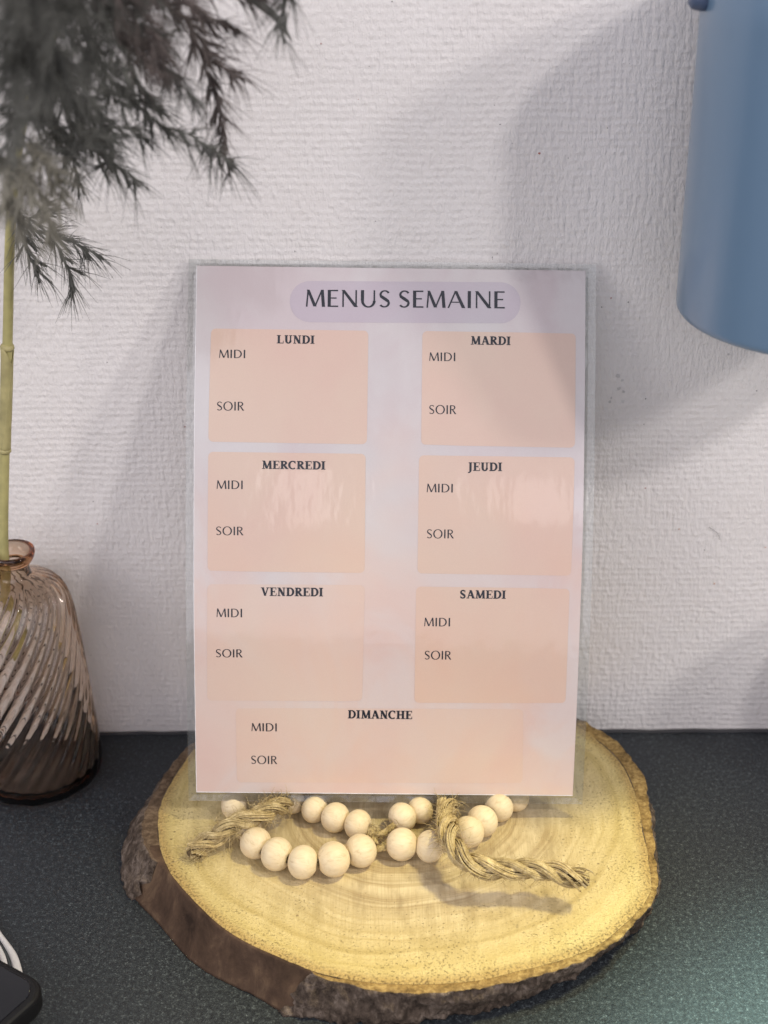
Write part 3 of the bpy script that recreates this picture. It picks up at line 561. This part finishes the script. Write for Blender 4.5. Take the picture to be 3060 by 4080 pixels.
# cut face: polar grid
NR = 40; v = [(0, 0, TT)]; f = []; edge = [0.0]
for i in range(1, NR+1):
    q = i/NR; q = 1-(1-q)**1.35
    for k in range(NS):
        th = 2*PI*k/NS; r = rface(k)*q; x, y = r*math.cos(th), r*math.sin(th)
        z = TT+.00025*nz(x, y, 0, 60)*(1 if q < .93 else 2.2) - (.0005*max(0, (q-.97)/.03)**2)
        v.append((x, y, z)); edge.append(q)
for k in range(NS): f.append((0, 1+k, 1+(k+1) % NS))
for i in range(NR-1):
    for k in range(NS):
        a = 1+i*NS; k2 = (k+1) % NS; f.append((a+k, a+NS+k, a+NS+k2, a+k2))
cf = mesh('cut_face', v, f, M['wood'], slice_)
at = cf.data.attributes.new('edge', 'FLOAT', 'POINT'); at.data.foreach_set('value', edge)
# bark pieces: sectors of the side wall
def deg_of(px, py):
    return (math.degrees(math.atan2(py-cy, px-cx)) % 360)
def bark(name, a0, a1, mat, bulge, rough, lip, mats=None, proud=0.0, slant=(0, 0), lab=None):
    """a curved slab of bark between two angles: outer face, top ledge, underside and back; its ends slant and are torn"""
    k0, k1 = int(a0/360*NS*2), int(a1/360*NS*2); cols = []; NZ = 16; rg = random.Random(int(a0*7))
    tear0 = [rg.uniform(-1.3, 1.3) for _ in range(NZ+3)]; tear1 = [rg.uniform(-1.3, 1.3) for _ in range(NZ+3)]
    for k in range(k0, k1+1):
        col = []; e0 = max(0, 1-(k-k0)/24); e1 = max(0, 1-(k1-k)/24); en = min(1, (k-k0)/2, (k1-k)/2)
        def at_(q, jj):
            dg = k/2/NS*360 + e0*(slant[0]*q+tear0[jj]*(1 if slant[0] else 0)) + e1*(slant[1]*q+tear1[jj]*(1 if slant[1] else 0))
            th = math.radians(dg); kk = (dg/360*NS) % NS; return th, pol(top, kk)+.0004+proud, pol(bot_, kk)+proud, min(pol(face_, kk), pol(top, kk)-.0006)
        th, rt, rb, rf = at_(0, 0); c, s_ = math.cos(th), math.sin(th); col.append((rf*c, rf*s_, TT-.0004))
        for j in range(NZ+1):
            q = j/NZ; z = TT*(1-q)-(.0003 if j == 0 else 0); th, rt, rb, rf = at_(q, j); c, s_ = math.cos(th), math.sin(th)
            r = rt+(rb-rt)*q + bulge*math.sin(PI*min(1, q*1.05)); x, y = r*c, r*s_
            g = nz(x, y, z*.7, 300)*.5+nz(x+.3, y, z*.8, 620)*.45+nz(x, y+.5, z, 120)*.9
            r += rough*g*(.35 if j == 0 else 1) + (lip*nz(x, y, 0, 260) if j == 0 else 0)
            r = max(r, rf+(rb-rt)*q+.0003)-(1-en)*.0008; r = min(r, (-.0012-cy)/s_) if s_ > .05 else r
            col.append((r*c, r*s_, z if j < NZ else .0002))
        th, rt, rb, rf = at_(1, NZ+1); c, s_ = math.cos(th), math.sin(th); rbb = rb-.004-proud; col.append((rbb*c, rbb*s_, .0002))
        th, rt, rb, rf = at_(0, NZ+2); c, s_ = math.cos(th), math.sin(th); col.append(((rf-.004)*c, (rf-.004)*s_, TT-.003))
        cols.append(col)
    n = len(cols[0]); v = [p for c_ in cols for p in c_]; f = []; mi = []
    for i in range(len(cols)-1):
        for j in range(n):
            j2 = (j+1) % n; f.append((i*n+j, i*n+j2, (i+1)*n+j2, (i+1)*n+j)); mi.append(1 if (mats and j in (0,)) else 0)
    f.append(tuple(range(n))[::-1]); f.append(tuple(range((len(cols)-1)*n, len(cols)*n))); mi += [0, 0]
    o = mesh(name, v, f, mat, slice_, True, [mat, mats] if mats else None, mi if mats else None); fix_normals(o)
    if lab: o['label'] = lab
    return o
rimM = m_bark('orange_bark_rim', ((.09,.055,.020), (.30,.195,.070), (.55,.39,.155)), 500, .0008)
rimD = m_bark('brown_bark_edge', ((.05,.032,.02), (.12,.08,.05), (.24,.17,.11)), 400, .0008)
A1, A2 = 195.5, 249.5; S_A1, S_A2 = -1.5, -7.6
bark('bark', 40, A1, M['bark'], .0006, .0017, .0006, rimD, .0006, (0, S_A1), 'rough dark bark round the left side')
bark('inner_bark', A1-7, A2+7, M['inner'], .0001, .00045, .0001, None, -.0006, (0, 0), 'smooth brown inner bark where the outer bark has come off')
bark('bark', A2, 400.6, M['bark'], .0006, .0022, .0007, rimM, .0007, (S_A2, 0), 'rough grey bark with orange edge along the front and right')

# ---------------------------------------------------------------- bead garland
gar = empty('bead_garland', (.01, -.11, TT)); tag(gar, 'string of round pale wooden beads with two jute rope tassels on the wood slice', 'bead garland')
def rel(p): return Vector(p)-gar.location
R0 = .0054
prof = []
hole = .30; a0 = math.asin(hole)
for k in range(17):
    a = a0+(PI-2*a0)*k/16; prof.append((math.sin(a), math.cos(a)*.93))
prof += [(hole*.93, -math.cos(a0)*.93+.03), (hole*.85, -.4), (hole*.85, .4), (hole*.93, math.cos(a0)*.93-.03)]
v, f = lathe(prof, 32, None, True)
bead_me = None
rnd = random.Random(7)
chain = {}
for g, x, y, z, r in BEADS: chain.setdefault(g, []).append((Vector((x, y, z))*S, r*S))
dirs = {}
for g, L_ in chain.items():
    for i, (p, r) in enumerate(L_):
        a = L_[max(i-1, 0)][0]; b = L_[min(i+1, len(L_)-1)][0]
        if i > 0 and (p-a).length > .016: a = p
        if i < len(L_)-1 and (b-p).length > .016: b = p
        d = b-a
        if d.length < .001: d = Vector((1, .2, 0))
        if bead_me is None:
            o = mesh('bead', v, f, M['bead'], gar); fix_normals(o); bead_me = o.data
        else:
            o = bpy.data.objects.new('bead', bead_me); COL.objects.link(o); o.parent = gar
        rr = r*rnd.uniform(.98, 1.03); q = Vector(p); q.z = TT+rr*.93+.0003
        o.location = rel(q); d.z += rnd.uniform(-.002, .002)
        o.rotation_mode = 'QUATERNION'; o.rotation_quaternion = d.to_track_quat('Z', 'Y') @ mathutils.Quaternion((0,0,1), rnd.uniform(0, 6)); o.scale = (rr, rr, rr*rnd.uniform(.94, 1.04))
# cord through the beads
t = Tubes(); 
def cordpath(pts, r=.0007):
    P, L_ = catmull(pts, .0008)
    for s_ in range(3):
        t.add([rel(p)+Vector((.0005*math.sin(i*.9+s_*2.1), .0005*math.cos(i*.9+s_*2.1), .0004*math.sin(i*.7+s_*2.1))) for i, p in enumerate(P)], r, 5)
for g in ('A', 'B'):
    L_ = [p for p, r in chain[g]]
    if g == 'A': cordpath([L_[0], L_[1], L_[2]]); cordpath([L_[3], L_[4]])
    else: cordpath(L_)
cordpath([vec(p) for p in CORDA], .0008); cordpath([vec(p) for p in CORDB], .0007)
for k in range(90):
    b = vec(CORDA[rnd.randrange(1, 5)]); b += Vector((rnd.uniform(-.003,.003), rnd.uniform(-.003,.003), rnd.uniform(-.003,.002)))
    d = Vector((rnd.uniform(-1,1), rnd.uniform(-1,1), rnd.uniform(-.4,.8))).normalized()*rnd.uniform(.002,.005)
    t.add([rel(b), rel(b+d*.5+Vector((0,0,.0006))), rel(b+d)], .00012, 3)
t.build('cord', M['jute'], gar)
# thick jute rope ends
def rope(path, R, name, seed, pitch=.017, taper=(0.0, .12)):
    rnd = random.Random(seed); P, L_ = catmull([rel(vec(p)) for p in path], .0007); T, F = frames(P); n = len(P)
    t = Tubes(); t.add(P, lambda q: R*.45*(1-.3*q), 7); core = t.build(name, M['jdark'], gar)
    # smooth small wander, shared by the strands
    for s_ in range(3):
        t = Tubes(); NF = 20
        for fb in range(NF):
            ring_ = 0 if fb < 3 else 1; pth = []; ph0 = rnd.uniform(0, 6.28); rr = R*(.16 if ring_ == 0 else rnd.uniform(.30, .40)); fa = 2*PI*fb/17
            e0 = int(rnd.uniform(0, .02)*n); e1 = n-int(rnd.uniform(0, .07)*n)
            am = rnd.uniform(.02, .06)*R; fr = rnd.uniform(.12, .3)
            for i in range(e0, e1):
                s = i/n*L_; a = 2*PI*s/pitch+s_*2*PI/3; b = -2*PI*s/(pitch*.9)*.8+fa
                loose = 1+.30*math.sin(i*.05+s_*2+seed); endw = 1+.25*max(0, (i/n-.88)/.12)
                o1 = R*.50*endw; x = math.cos(a)*o1+math.cos(a+b)*rr*loose+am*math.sin(i*fr+ph0); y = math.sin(a)*o1+math.sin(a+b)*rr*loose+am*math.cos(i*fr*.8+ph0)
                nn, bb = F[i]; pth.append(P[i]+nn*x+bb*y)
            if len(pth) > 3: t.add(pth, R*rnd.uniform(.05, .115), 5)
        t.build('rope_strand', M['jute' if s_ != 1 else 'jute2'], core)
    t = Tubes()
    for k in range(420):
        i = rnd.randrange(0, n-1); nn, bb = F[i]; a = rnd.uniform(0, 2*PI); rad = nn*math.cos(a)+bb*math.sin(a)
        p = P[i]+rad*R*rnd.uniform(.75, 1.0); tw = rad.cross(T[i])
        d = (rad*rnd.uniform(.0, .75)+T[i]*rnd.uniform(-.9, 1.1)+tw*rnd.uniform(-.3, .9)).normalized(); ln = rnd.uniform(.0020, .0065)*(1.2 if i > n*.9 else 1)
        c = Vector((rnd.uniform(-1,1), rnd.uniform(-1,1), rnd.uniform(-1,.6))).normalized()*ln*.35
        pts = []
        for j in range(6):
            q = j/5; w = p+d*ln*q+c*q*q+rad*R*.12*math.sin(PI*q); 
            if w.z < .0004: w.z = .0004
            pts.append(w)
        t.add(pts, lambda q: .00011*(1-.5*q), 3, False)
    lf = t.build('loose_fibres', M['jute2'], core); lf['kind'] = 'stuff'
    return core
rope(ROPEL, .0042, 'rope_tassel', 3, .024)
rope(ROPER, .0044, 'rope_tassel', 11, .029)

# ---------------------------------------------------------------- glass vase
vx, vy = -.1503, -.0285
vase = empty('glass_vase', (vx, vy, 0)); tag(vase, 'smoky brown glass bottle vase with twisted ribs, at the left edge against the wall', 'vase')
outp = [(0,.0005),(.0150,.0004),(.0225,.0006),(.0262,.0028),(.0272,.0065),(.0268,.013),(.0262,.022),(.0255,.034),(.0247,.047),(.0239,.060),(.0230,.072),(.0219,.082),(.0203,.089),(.0180,.0935),(.0145,.0965),(.0105,.0985),(.0074,.1000),(.0066,.1025),(.0066,.1050)]
inp = [(.0050,.1050),(.0050,.1010),(.0062,.0985),(.0100,.0962),(.0145,.0940),(.0172,.0912),(.0192,.0868),(.0204,.080),(.0214,.071),(.0223,.060),(.0231,.047),(.0239,.034),(.0245,.022),(.0250,.013),(.0245,.0078),(.0200,.0055),(.012,.0048),(0,.0045)]
def dens(pr, n=11):
    out = []
    for i in range(len(pr)-1):
        p0 = pr[max(i-1,0)]; p1 = pr[i]; p2 = pr[i+1]; p3 = pr[min(i+2, len(pr)-1)]
        for k in range(n):
            t = k/n; out.append(tuple(.5*((2*b)+(c-a)*t+(2*a-5*b+4*c-d)*t*t+(3*b-a-3*c+d)*t**3) for a, b, c, d in zip(p0, p1, p2, p3)))
    return out+[pr[-1]]
NRIB = 26
def ribs(r, z, th, j):
    amp = .00115*min(1, max(0, (z-.004)/.016))*min(1, max(0, (.0985-z)/.006)) * (1 if z < .092 else 1.0)
    w = .5+.5*math.sin(NRIB*(th-z*24))+.12*math.sin(2*NRIB*(th-z*24))
    sc = .0003*math.cos(NRIB*.5*th*1.0)*(1 if z < .003 else 0)
    return max(0, r+amp*(w-.5)*min(1, r/.012)+ (sc if r > .01 else 0))
def ribs_in(r, z, th, j):
    return max(0, r+.00012*math.sin(9*th+z*120+1.3*math.sin(3*th))*min(1, r/.02))
body_o, _ = lathe(dens(outp), 264, ribs); n1 = len(dens(outp)); inp = [(r+.0009 if .006 < r and z > .007 and z < .097 else r, z*.6 if z < .006 else z) for r, z in inp]
body_i, _ = lathe(dens(inp), 264, ribs_in); n2 = len(dens(inp))
v = body_o+body_i; f = []; seg = 264
for j in range(n1+n2-1):
    for k in range(seg):
        k2 = (k+1) % seg; f.append((j*seg+k, j*seg+k2, (j+1)*seg+k2, (j+1)*seg+k))
o = mesh('vase_body', v, f, M['glass'], vase)
bm = bmesh.new(); bm.from_mesh(o.data); bmesh.ops.remove_doubles(bm, verts=bm.verts, dist=1e-6); bmesh.ops.recalc_face_normals(bm, faces=bm.faces); bm.to_mesh(o.data); bm.free()
for p in o.data.polygons: p.use_smooth = True
lp = [(.0051,.1052),(.0066,.1052),(.0080,.1062),(.0092,.1082),(.0096,.1100),(.0094,.1111),(.0086,.1115),(.0074,.1104),(.0064,.1096),(.0053,.1080)]
v, f = lathe(lp, 96, None, True); o = mesh('vase_lip', v, f, M['glass'], vase); fix_normals(o)

# ---------------------------------------------------------------- reed plume in the vase
reed = empty('reed_plume', (-.1535, -.029, .006)); tag(reed, 'dried feathery grey reed plume on a green stem standing in the brown glass vase', 'dried plume')
def rr_(p): return vec(p)-reed.location
P, L_ = catmull([rr_(p) for p in STEM], .002)
t = Tubes(); t.add(P, lambda q: .0022*(1-.30*q) if q < .6 else .0022*(.82)*(1-(q-.6)*1.8), 12); t.build('stem', M['stem'], reed)
def near(zz): return min(range(len(P)), key=lambda i: abs(P[i].z+reed.location.z-zz))
T, F = frames(P)
for zz, sg in ((STEM[3][2]*S+.012, 0), (STEM[5][2]*S-.008, 1)):
    i = near(zz); t = Tubes(); t.add([P[i]-T[i]*.0012, P[i]-T[i]*.0004, P[i]+T[i]*.0004, P[i]+T[i]*.0012], lambda q: .0021+.0006*math.sin(PI*q), 12); t.build('stem_node', M['sheath'], reed)
# leaf sheath hugging the stem between the nodes
i0, i1 = near(STEM[3][2]*S+.012), near(STEM[5][2]*S-.008)
v = []; f = []; nn_ = i1-i0
for i in range(i0, i1+1):
    q = (i-i0)/nn_; span = PI*(1.45-.9*max(0, (q-.85)/.15)*.4-.5*q)
    a, b = F[i]
    for k in range(13):
        th = -span+2*span*k/12+2.6; r = .00240+.0004*max(0, (q-.94)/.06)
        v.append(P[i]+(a*math.cos(th)+b*math.sin(th))*r)
for i in range(nn_):
    for k in range(12): b = i*13+k; f.append((b, b+1, b+14, b+13))
o = mesh('leaf_sheath', v, f, M['sheath'], reed); md = o.modifiers.new('thickness', 'SOLIDIFY'); md.thickness = .0002
# branches with spikelets and long awns
rnd = random.Random(21)
def branch(pts, seed, dense=1.0, pale=False, spread=1.0):
    rnd = random.Random(seed); Pb, L_ = catmull([rr_(p) for p in pts], .0012); Pb = Pb[:-4] if len(Pb) > 14 else Pb; L_ -= .0048; Tb, Fb = frames(Pb); n = len(Pb); t = Tubes()
    t.add(Pb, lambda q: .00045*(1-.7*q)+.00008, 5)
    ns = int(L_/.0011*dense)
    for k in range(ns):
        q = (k+.5)/ns; q = .06+.94*q; i = min(n-1, int(q*n)); a = rnd.uniform(0, 2*PI); nn, bb = Fb[i]; rad = nn*math.cos(a)+bb*math.sin(a)
        d = (Tb[i]*rnd.uniform(.45, 1.2)+rad*rnd.uniform(.35, .95)*spread+Vector((0,0,-.18))).normalized()
        base = Pb[i]; ln = rnd.uniform(.003, .008)*(1.1-.35*q)
        sp = [base+d*ln*j/3+Vector((0,0,-.0004*j*j/3)) for j in range(4)]
        t.add(sp, lambda u: .00026+.00030*math.sin(PI*min(1, u*1.1)), 4, False)
        for h in range(rnd.randint(4, 6)):
            c = Vector((rnd.gauss(0,1), rnd.gauss(0,1), rnd.gauss(0,1)-.15)).normalized()
            dd = (d*rnd.uniform(.8, 1.5)+c*.55).normalized(); hl = rnd.uniform(.005, .0125); b0 = base+d*ln*rnd.uniform(.3, .95)
            sag = Vector((rnd.uniform(-.1,.1), rnd.uniform(-.1,.1), -.18))*hl
            t.add([b0, b0+dd*hl*.5+sag*.25, b0+dd*hl+sag], lambda u: .00015*(1-.8*u)+.00002, 3, False)
    return t.build('plume_branch', M[('plume', 'plume2', 'plume3')[int(pale)]], reed)
for i, b in enumerate(BR):
    branch(b, 100+i, .85, 1 if i in (12, 13, 14, 34, 35, 36) else 2 if i in (1, 6, 7, 25, 28, 32, 5, 22) else 0)
    if 15 <= i < 34 and i % 2 == 0:
        for e in range(1):
            j = [[p[0]+rnd.uniform(-14,14)*k/3, p[1]+rnd.uniform(-12,12)*k/3, p[2]+rnd.uniform(-14,14)*k/3] for k, p in enumerate(b)]
            branch(j, 300+i*3+e, .8)
t = Tubes(); Pl, _ = catmull([rr_(p) for p in LEAF], .002); t.add(Pl, lambda q: .0019*(1-q)**.7+.0001, 6); t.build('leaf_blade', M['plume'], reed)

# ---------------------------------------------------------------- blue hanging pot
cxp, cyp, zb, zt = .1530, -.052, .2203, .3365
pot = empty('hanging_pot', (cxp, cyp, zb)); tag(pot, 'blue lacquered metal pot hanging on the wall at the upper right', 'pot')
rb, rt = .0484, .0492; HH = zt-zb
pr = [(0,.0012),(rb-.006,.0010),(rb-.0022,.0),(rb-.0008,.0004),(rb-.0001,.0014),(rb,.003)]+[(rb+(rt-rb)*k/10, .003+(HH-.006)*k/10) for k in range(1, 11)]
inn = [(rt-.0012, HH-.001)]+[(rb-.0012+(rt-rb)*k/6, .004+(HH-.006)*k/6) for k in range(5, -1, -1)]+[(rb-.006,.0028),(0,.0026)]
v, f = lathe(pr+inn, 128); o = mesh('pot_body', v, f, M['cup'], pot)
bm = bmesh.new(); bm.from_mesh(o.data); bmesh.ops.remove_doubles(bm, verts=bm.verts, dist=1e-6); bmesh.ops.recalc_face_normals(bm, faces=bm.faces); bm.to_mesh(o.data); bm.free()
v, f = lathe([(rt-.0004+.0009*math.cos(2*PI*k/10), HH+.0009*math.sin(2*PI*k/10)) for k in range(10)], 128, None, True)
o = mesh('pot_rim', v, f, M['cup'], pot); fix_normals(o)
# round lug for the carrying wire on the left side
t = Tubes(); t.add([Vector((-(rt-.0015), -.002, .1082)), Vector((-(rt+.0012), -.002, .1082)), Vector((-(rt+.0032), -.002, .1085)), Vector((-(rt+.0044), -.002, .1089))], lambda q: .0042*(1-.9*max(0, q-.55)**1.2), 20)
t.build('lug', M['cuprim'], pot)

# ---------------------------------------------------------------- phone and cloth at the lower left corner
def slab(name, outline, z0, z1, mat, parent, bev=.0):
    n = len(outline); v = []; f = []
    c = sum((Vector(p) for p in outline), Vector((0,0)))/n
    rings = [(0, z0+bev, 0), (1, z0, bev), (0, z1-bev, 0), (0, z1, bev)]
    lv = [(z0, bev), (z0+bev*.4, bev*.3), (z0+bev, 0), (z1-bev, 0), (z1-bev*.4, bev*.3), (z1, bev)] if bev else [(z0, 0), (z1, 0)]
    for z, ins in lv:
        for p in outline:
            q = Vector(p); d = (c-q).normalized()*ins*1.3; v.append((q.x+d.x, q.y+d.y, z))
    for j in range(len(lv)-1):
        for k in range(n): k2 = (k+1) % n; f.append((j*n+k, j*n+k2, (j+1)*n+k2, (j+1)*n+k))
    f.append(tuple(range(n))[::-1]); f.append(tuple(range((len(lv)-1)*n, len(lv)*n)))
    o = mesh(name, v, f, mat, parent, False); fix_normals(o); return o
ph = empty('smartphone', (-.15, -.20, .0085)); tag(ph, 'black smartphone with rounded corner lying at the lower left corner on striped cloth', 'phone')
d1 = Vector((.0140, -.0090)).normalized(); d2 = Vector((-d1.y*-1, -d1.x)); d2 = Vector((d1.y, -d1.x))
cor = Vector((-.1165, -.1712))-Vector(ph.location[:2]); 
def rect(cor, a, b, r):
    q = [cor, cor+d2*b, cor+d2*b-d1*a, cor-d1*a]; return [tuple(p) for p in rounded(q, r, 10)]
slab('phone_case', rect(cor, .075, .15, .0095), 0, .0085, M['pcase'], ph, .0016)
slab('phone_screen', rect(cor+d2*.0030-d1*.0030, .069, .144, .0075), .0079, .0088, M['phone'], ph, .0003)
cl = empty('striped_cloth', (-.16, -.19, .0006)); tag(cl, 'white cloth with dark grey stripes, its edge showing behind the phone', 'cloth')
def arcs(off):
    pts = [(-.1600,-.1080),(-.1510,-.1215),(-.1449,-.1306),(-.1400,-.1375),(-.1358,-.1440),(-.1327,-.1508),(-.1307,-.1566),(-.1296,-.1650),(-.1300,-.1800),(-.1320,-.2100)]
    nrm = Vector((.83, .55)); return [(p[0]-nrm.x*off*(.35+.65*min(1, k/6)), p[1]-nrm.y*off*.6*(.35+.65*min(1, k/6))) for k, p in enumerate(pts)]
def strip(name, o0, o1, z, mat):
    a = catmull([Vector((*p, 0)) for p in arcs(o0)], .002)[0]; b = catmull([Vector((*p, 0)) for p in arcs(o1)], .002)[0]; m = min(len(a), len(b))
    v = []; f = []
    for k in range(m):
        pa, pb = a[int(k*(len(a)-1)/(m-1))], b[int(k*(len(b)-1)/(m-1))]; hz = z+.0006*math.sin(k*.35)
        for q in range(5): p = pa.lerp(pb, q/4); v.append((p.x-cl.location.x, p.y-cl.location.y, hz+.0005*math.sin(PI*q/4)))
    for k in range(m-1):
        for q in range(4): b_ = k*5+q; f.append((b_, b_+1, b_+6, b_+5))
    o = mesh(name, v, f, mat, cl); md = o.modifiers.new('thickness', 'SOLIDIFY'); md.thickness = .0009; md.offset = -1; return o
strip('cloth_hem', .0, .0040, .0040, M['cloth'])
strip('cloth_stripe', .0040, .0058, .0036, M['stripe'])
strip('cloth_fold', .0058, .0090, .0046, M['cloth'])
strip('cloth_stripe', .0090, .0108, .0042, M['stripe'])
strip('cloth_fold', .0108, .040, .0056, M['cloth'])

# ---------------------------------------------------------------- small marks on the wall
rnd = random.Random(5); v = []; f = []; mi = []; mm = [M['speck_r'], M['speck_k'], M['speck_o'], M['speck_g']]
def blob(x, z, r, m, y=-.00035):
    b = len(v); n = 9; v.append((x, y, z))
    for k in range(n):
        a = 2*PI*k/n; q = r*rnd.uniform(.6, 1.15); v.append((x+q*math.cos(a), y+.00018, z+q*math.sin(a)))
    for k in range(n): f.append((b, b+1+(k+1) % n, b+1+k)); mi.append(m)
for x, z, r, c in SPECKS: blob(x*S, z*S, r*S*.55, 'rkog'.index(c))
for x0, z0, n_, sx, sz in ((.0905, .1755, 26, .0022, .0035), (.0900, .1665, 12, .0009, .0012), (.0975, .1650, 14, .0012, .0012)):
    pass
for k in range(60): blob(rnd.uniform(-.16, .17), rnd.uniform(.02, .33), rnd.uniform(.00010, .00026), 1)
tag(mesh('wall_specks', v, f, None, None, False, mm, mi), 'tiny red, orange and dark specks of dirt on the white wallpaper', 'specks', kind='stuff')
t = Tubes(); t.add(catmull([vec(p) for p in HAIR], .001)[0], .00009, 5); tag(t.build('wall_fibre', M['speck_k']), 'short dark hair stuck on the white wall right of the card', 'hair')

# ---------------------------------------------------------------- a jar added unseen past the right edge, so its shadow falls on the wall
can = empty('canister', (.243, -.052, 0)); tag(can, 'unseen cream canister with a lid, added past the right edge to shade the wall', 'canister')
v, f = lathe([(0,.0005),(.033,.0005),(.035,.0025),(.035,.088),(.0335,.090),(0,.090)], 64); o = mesh('canister_body', v, f, m_simple('cream_enamel', (.62,.58,.50), .35), can); fix_normals(o)
v, f = lathe([(0,.0902),(.0355,.0902),(.0362,.092),(.0355,.0975),(.020,.0995),(.006,.1005),(.006,.104),(.009,.108),(.006,.111),(0,.1115)], 64); o = mesh('canister_lid', v, f, m_simple('wooden_lid', (.42,.30,.17), .5), can); fix_normals(o)
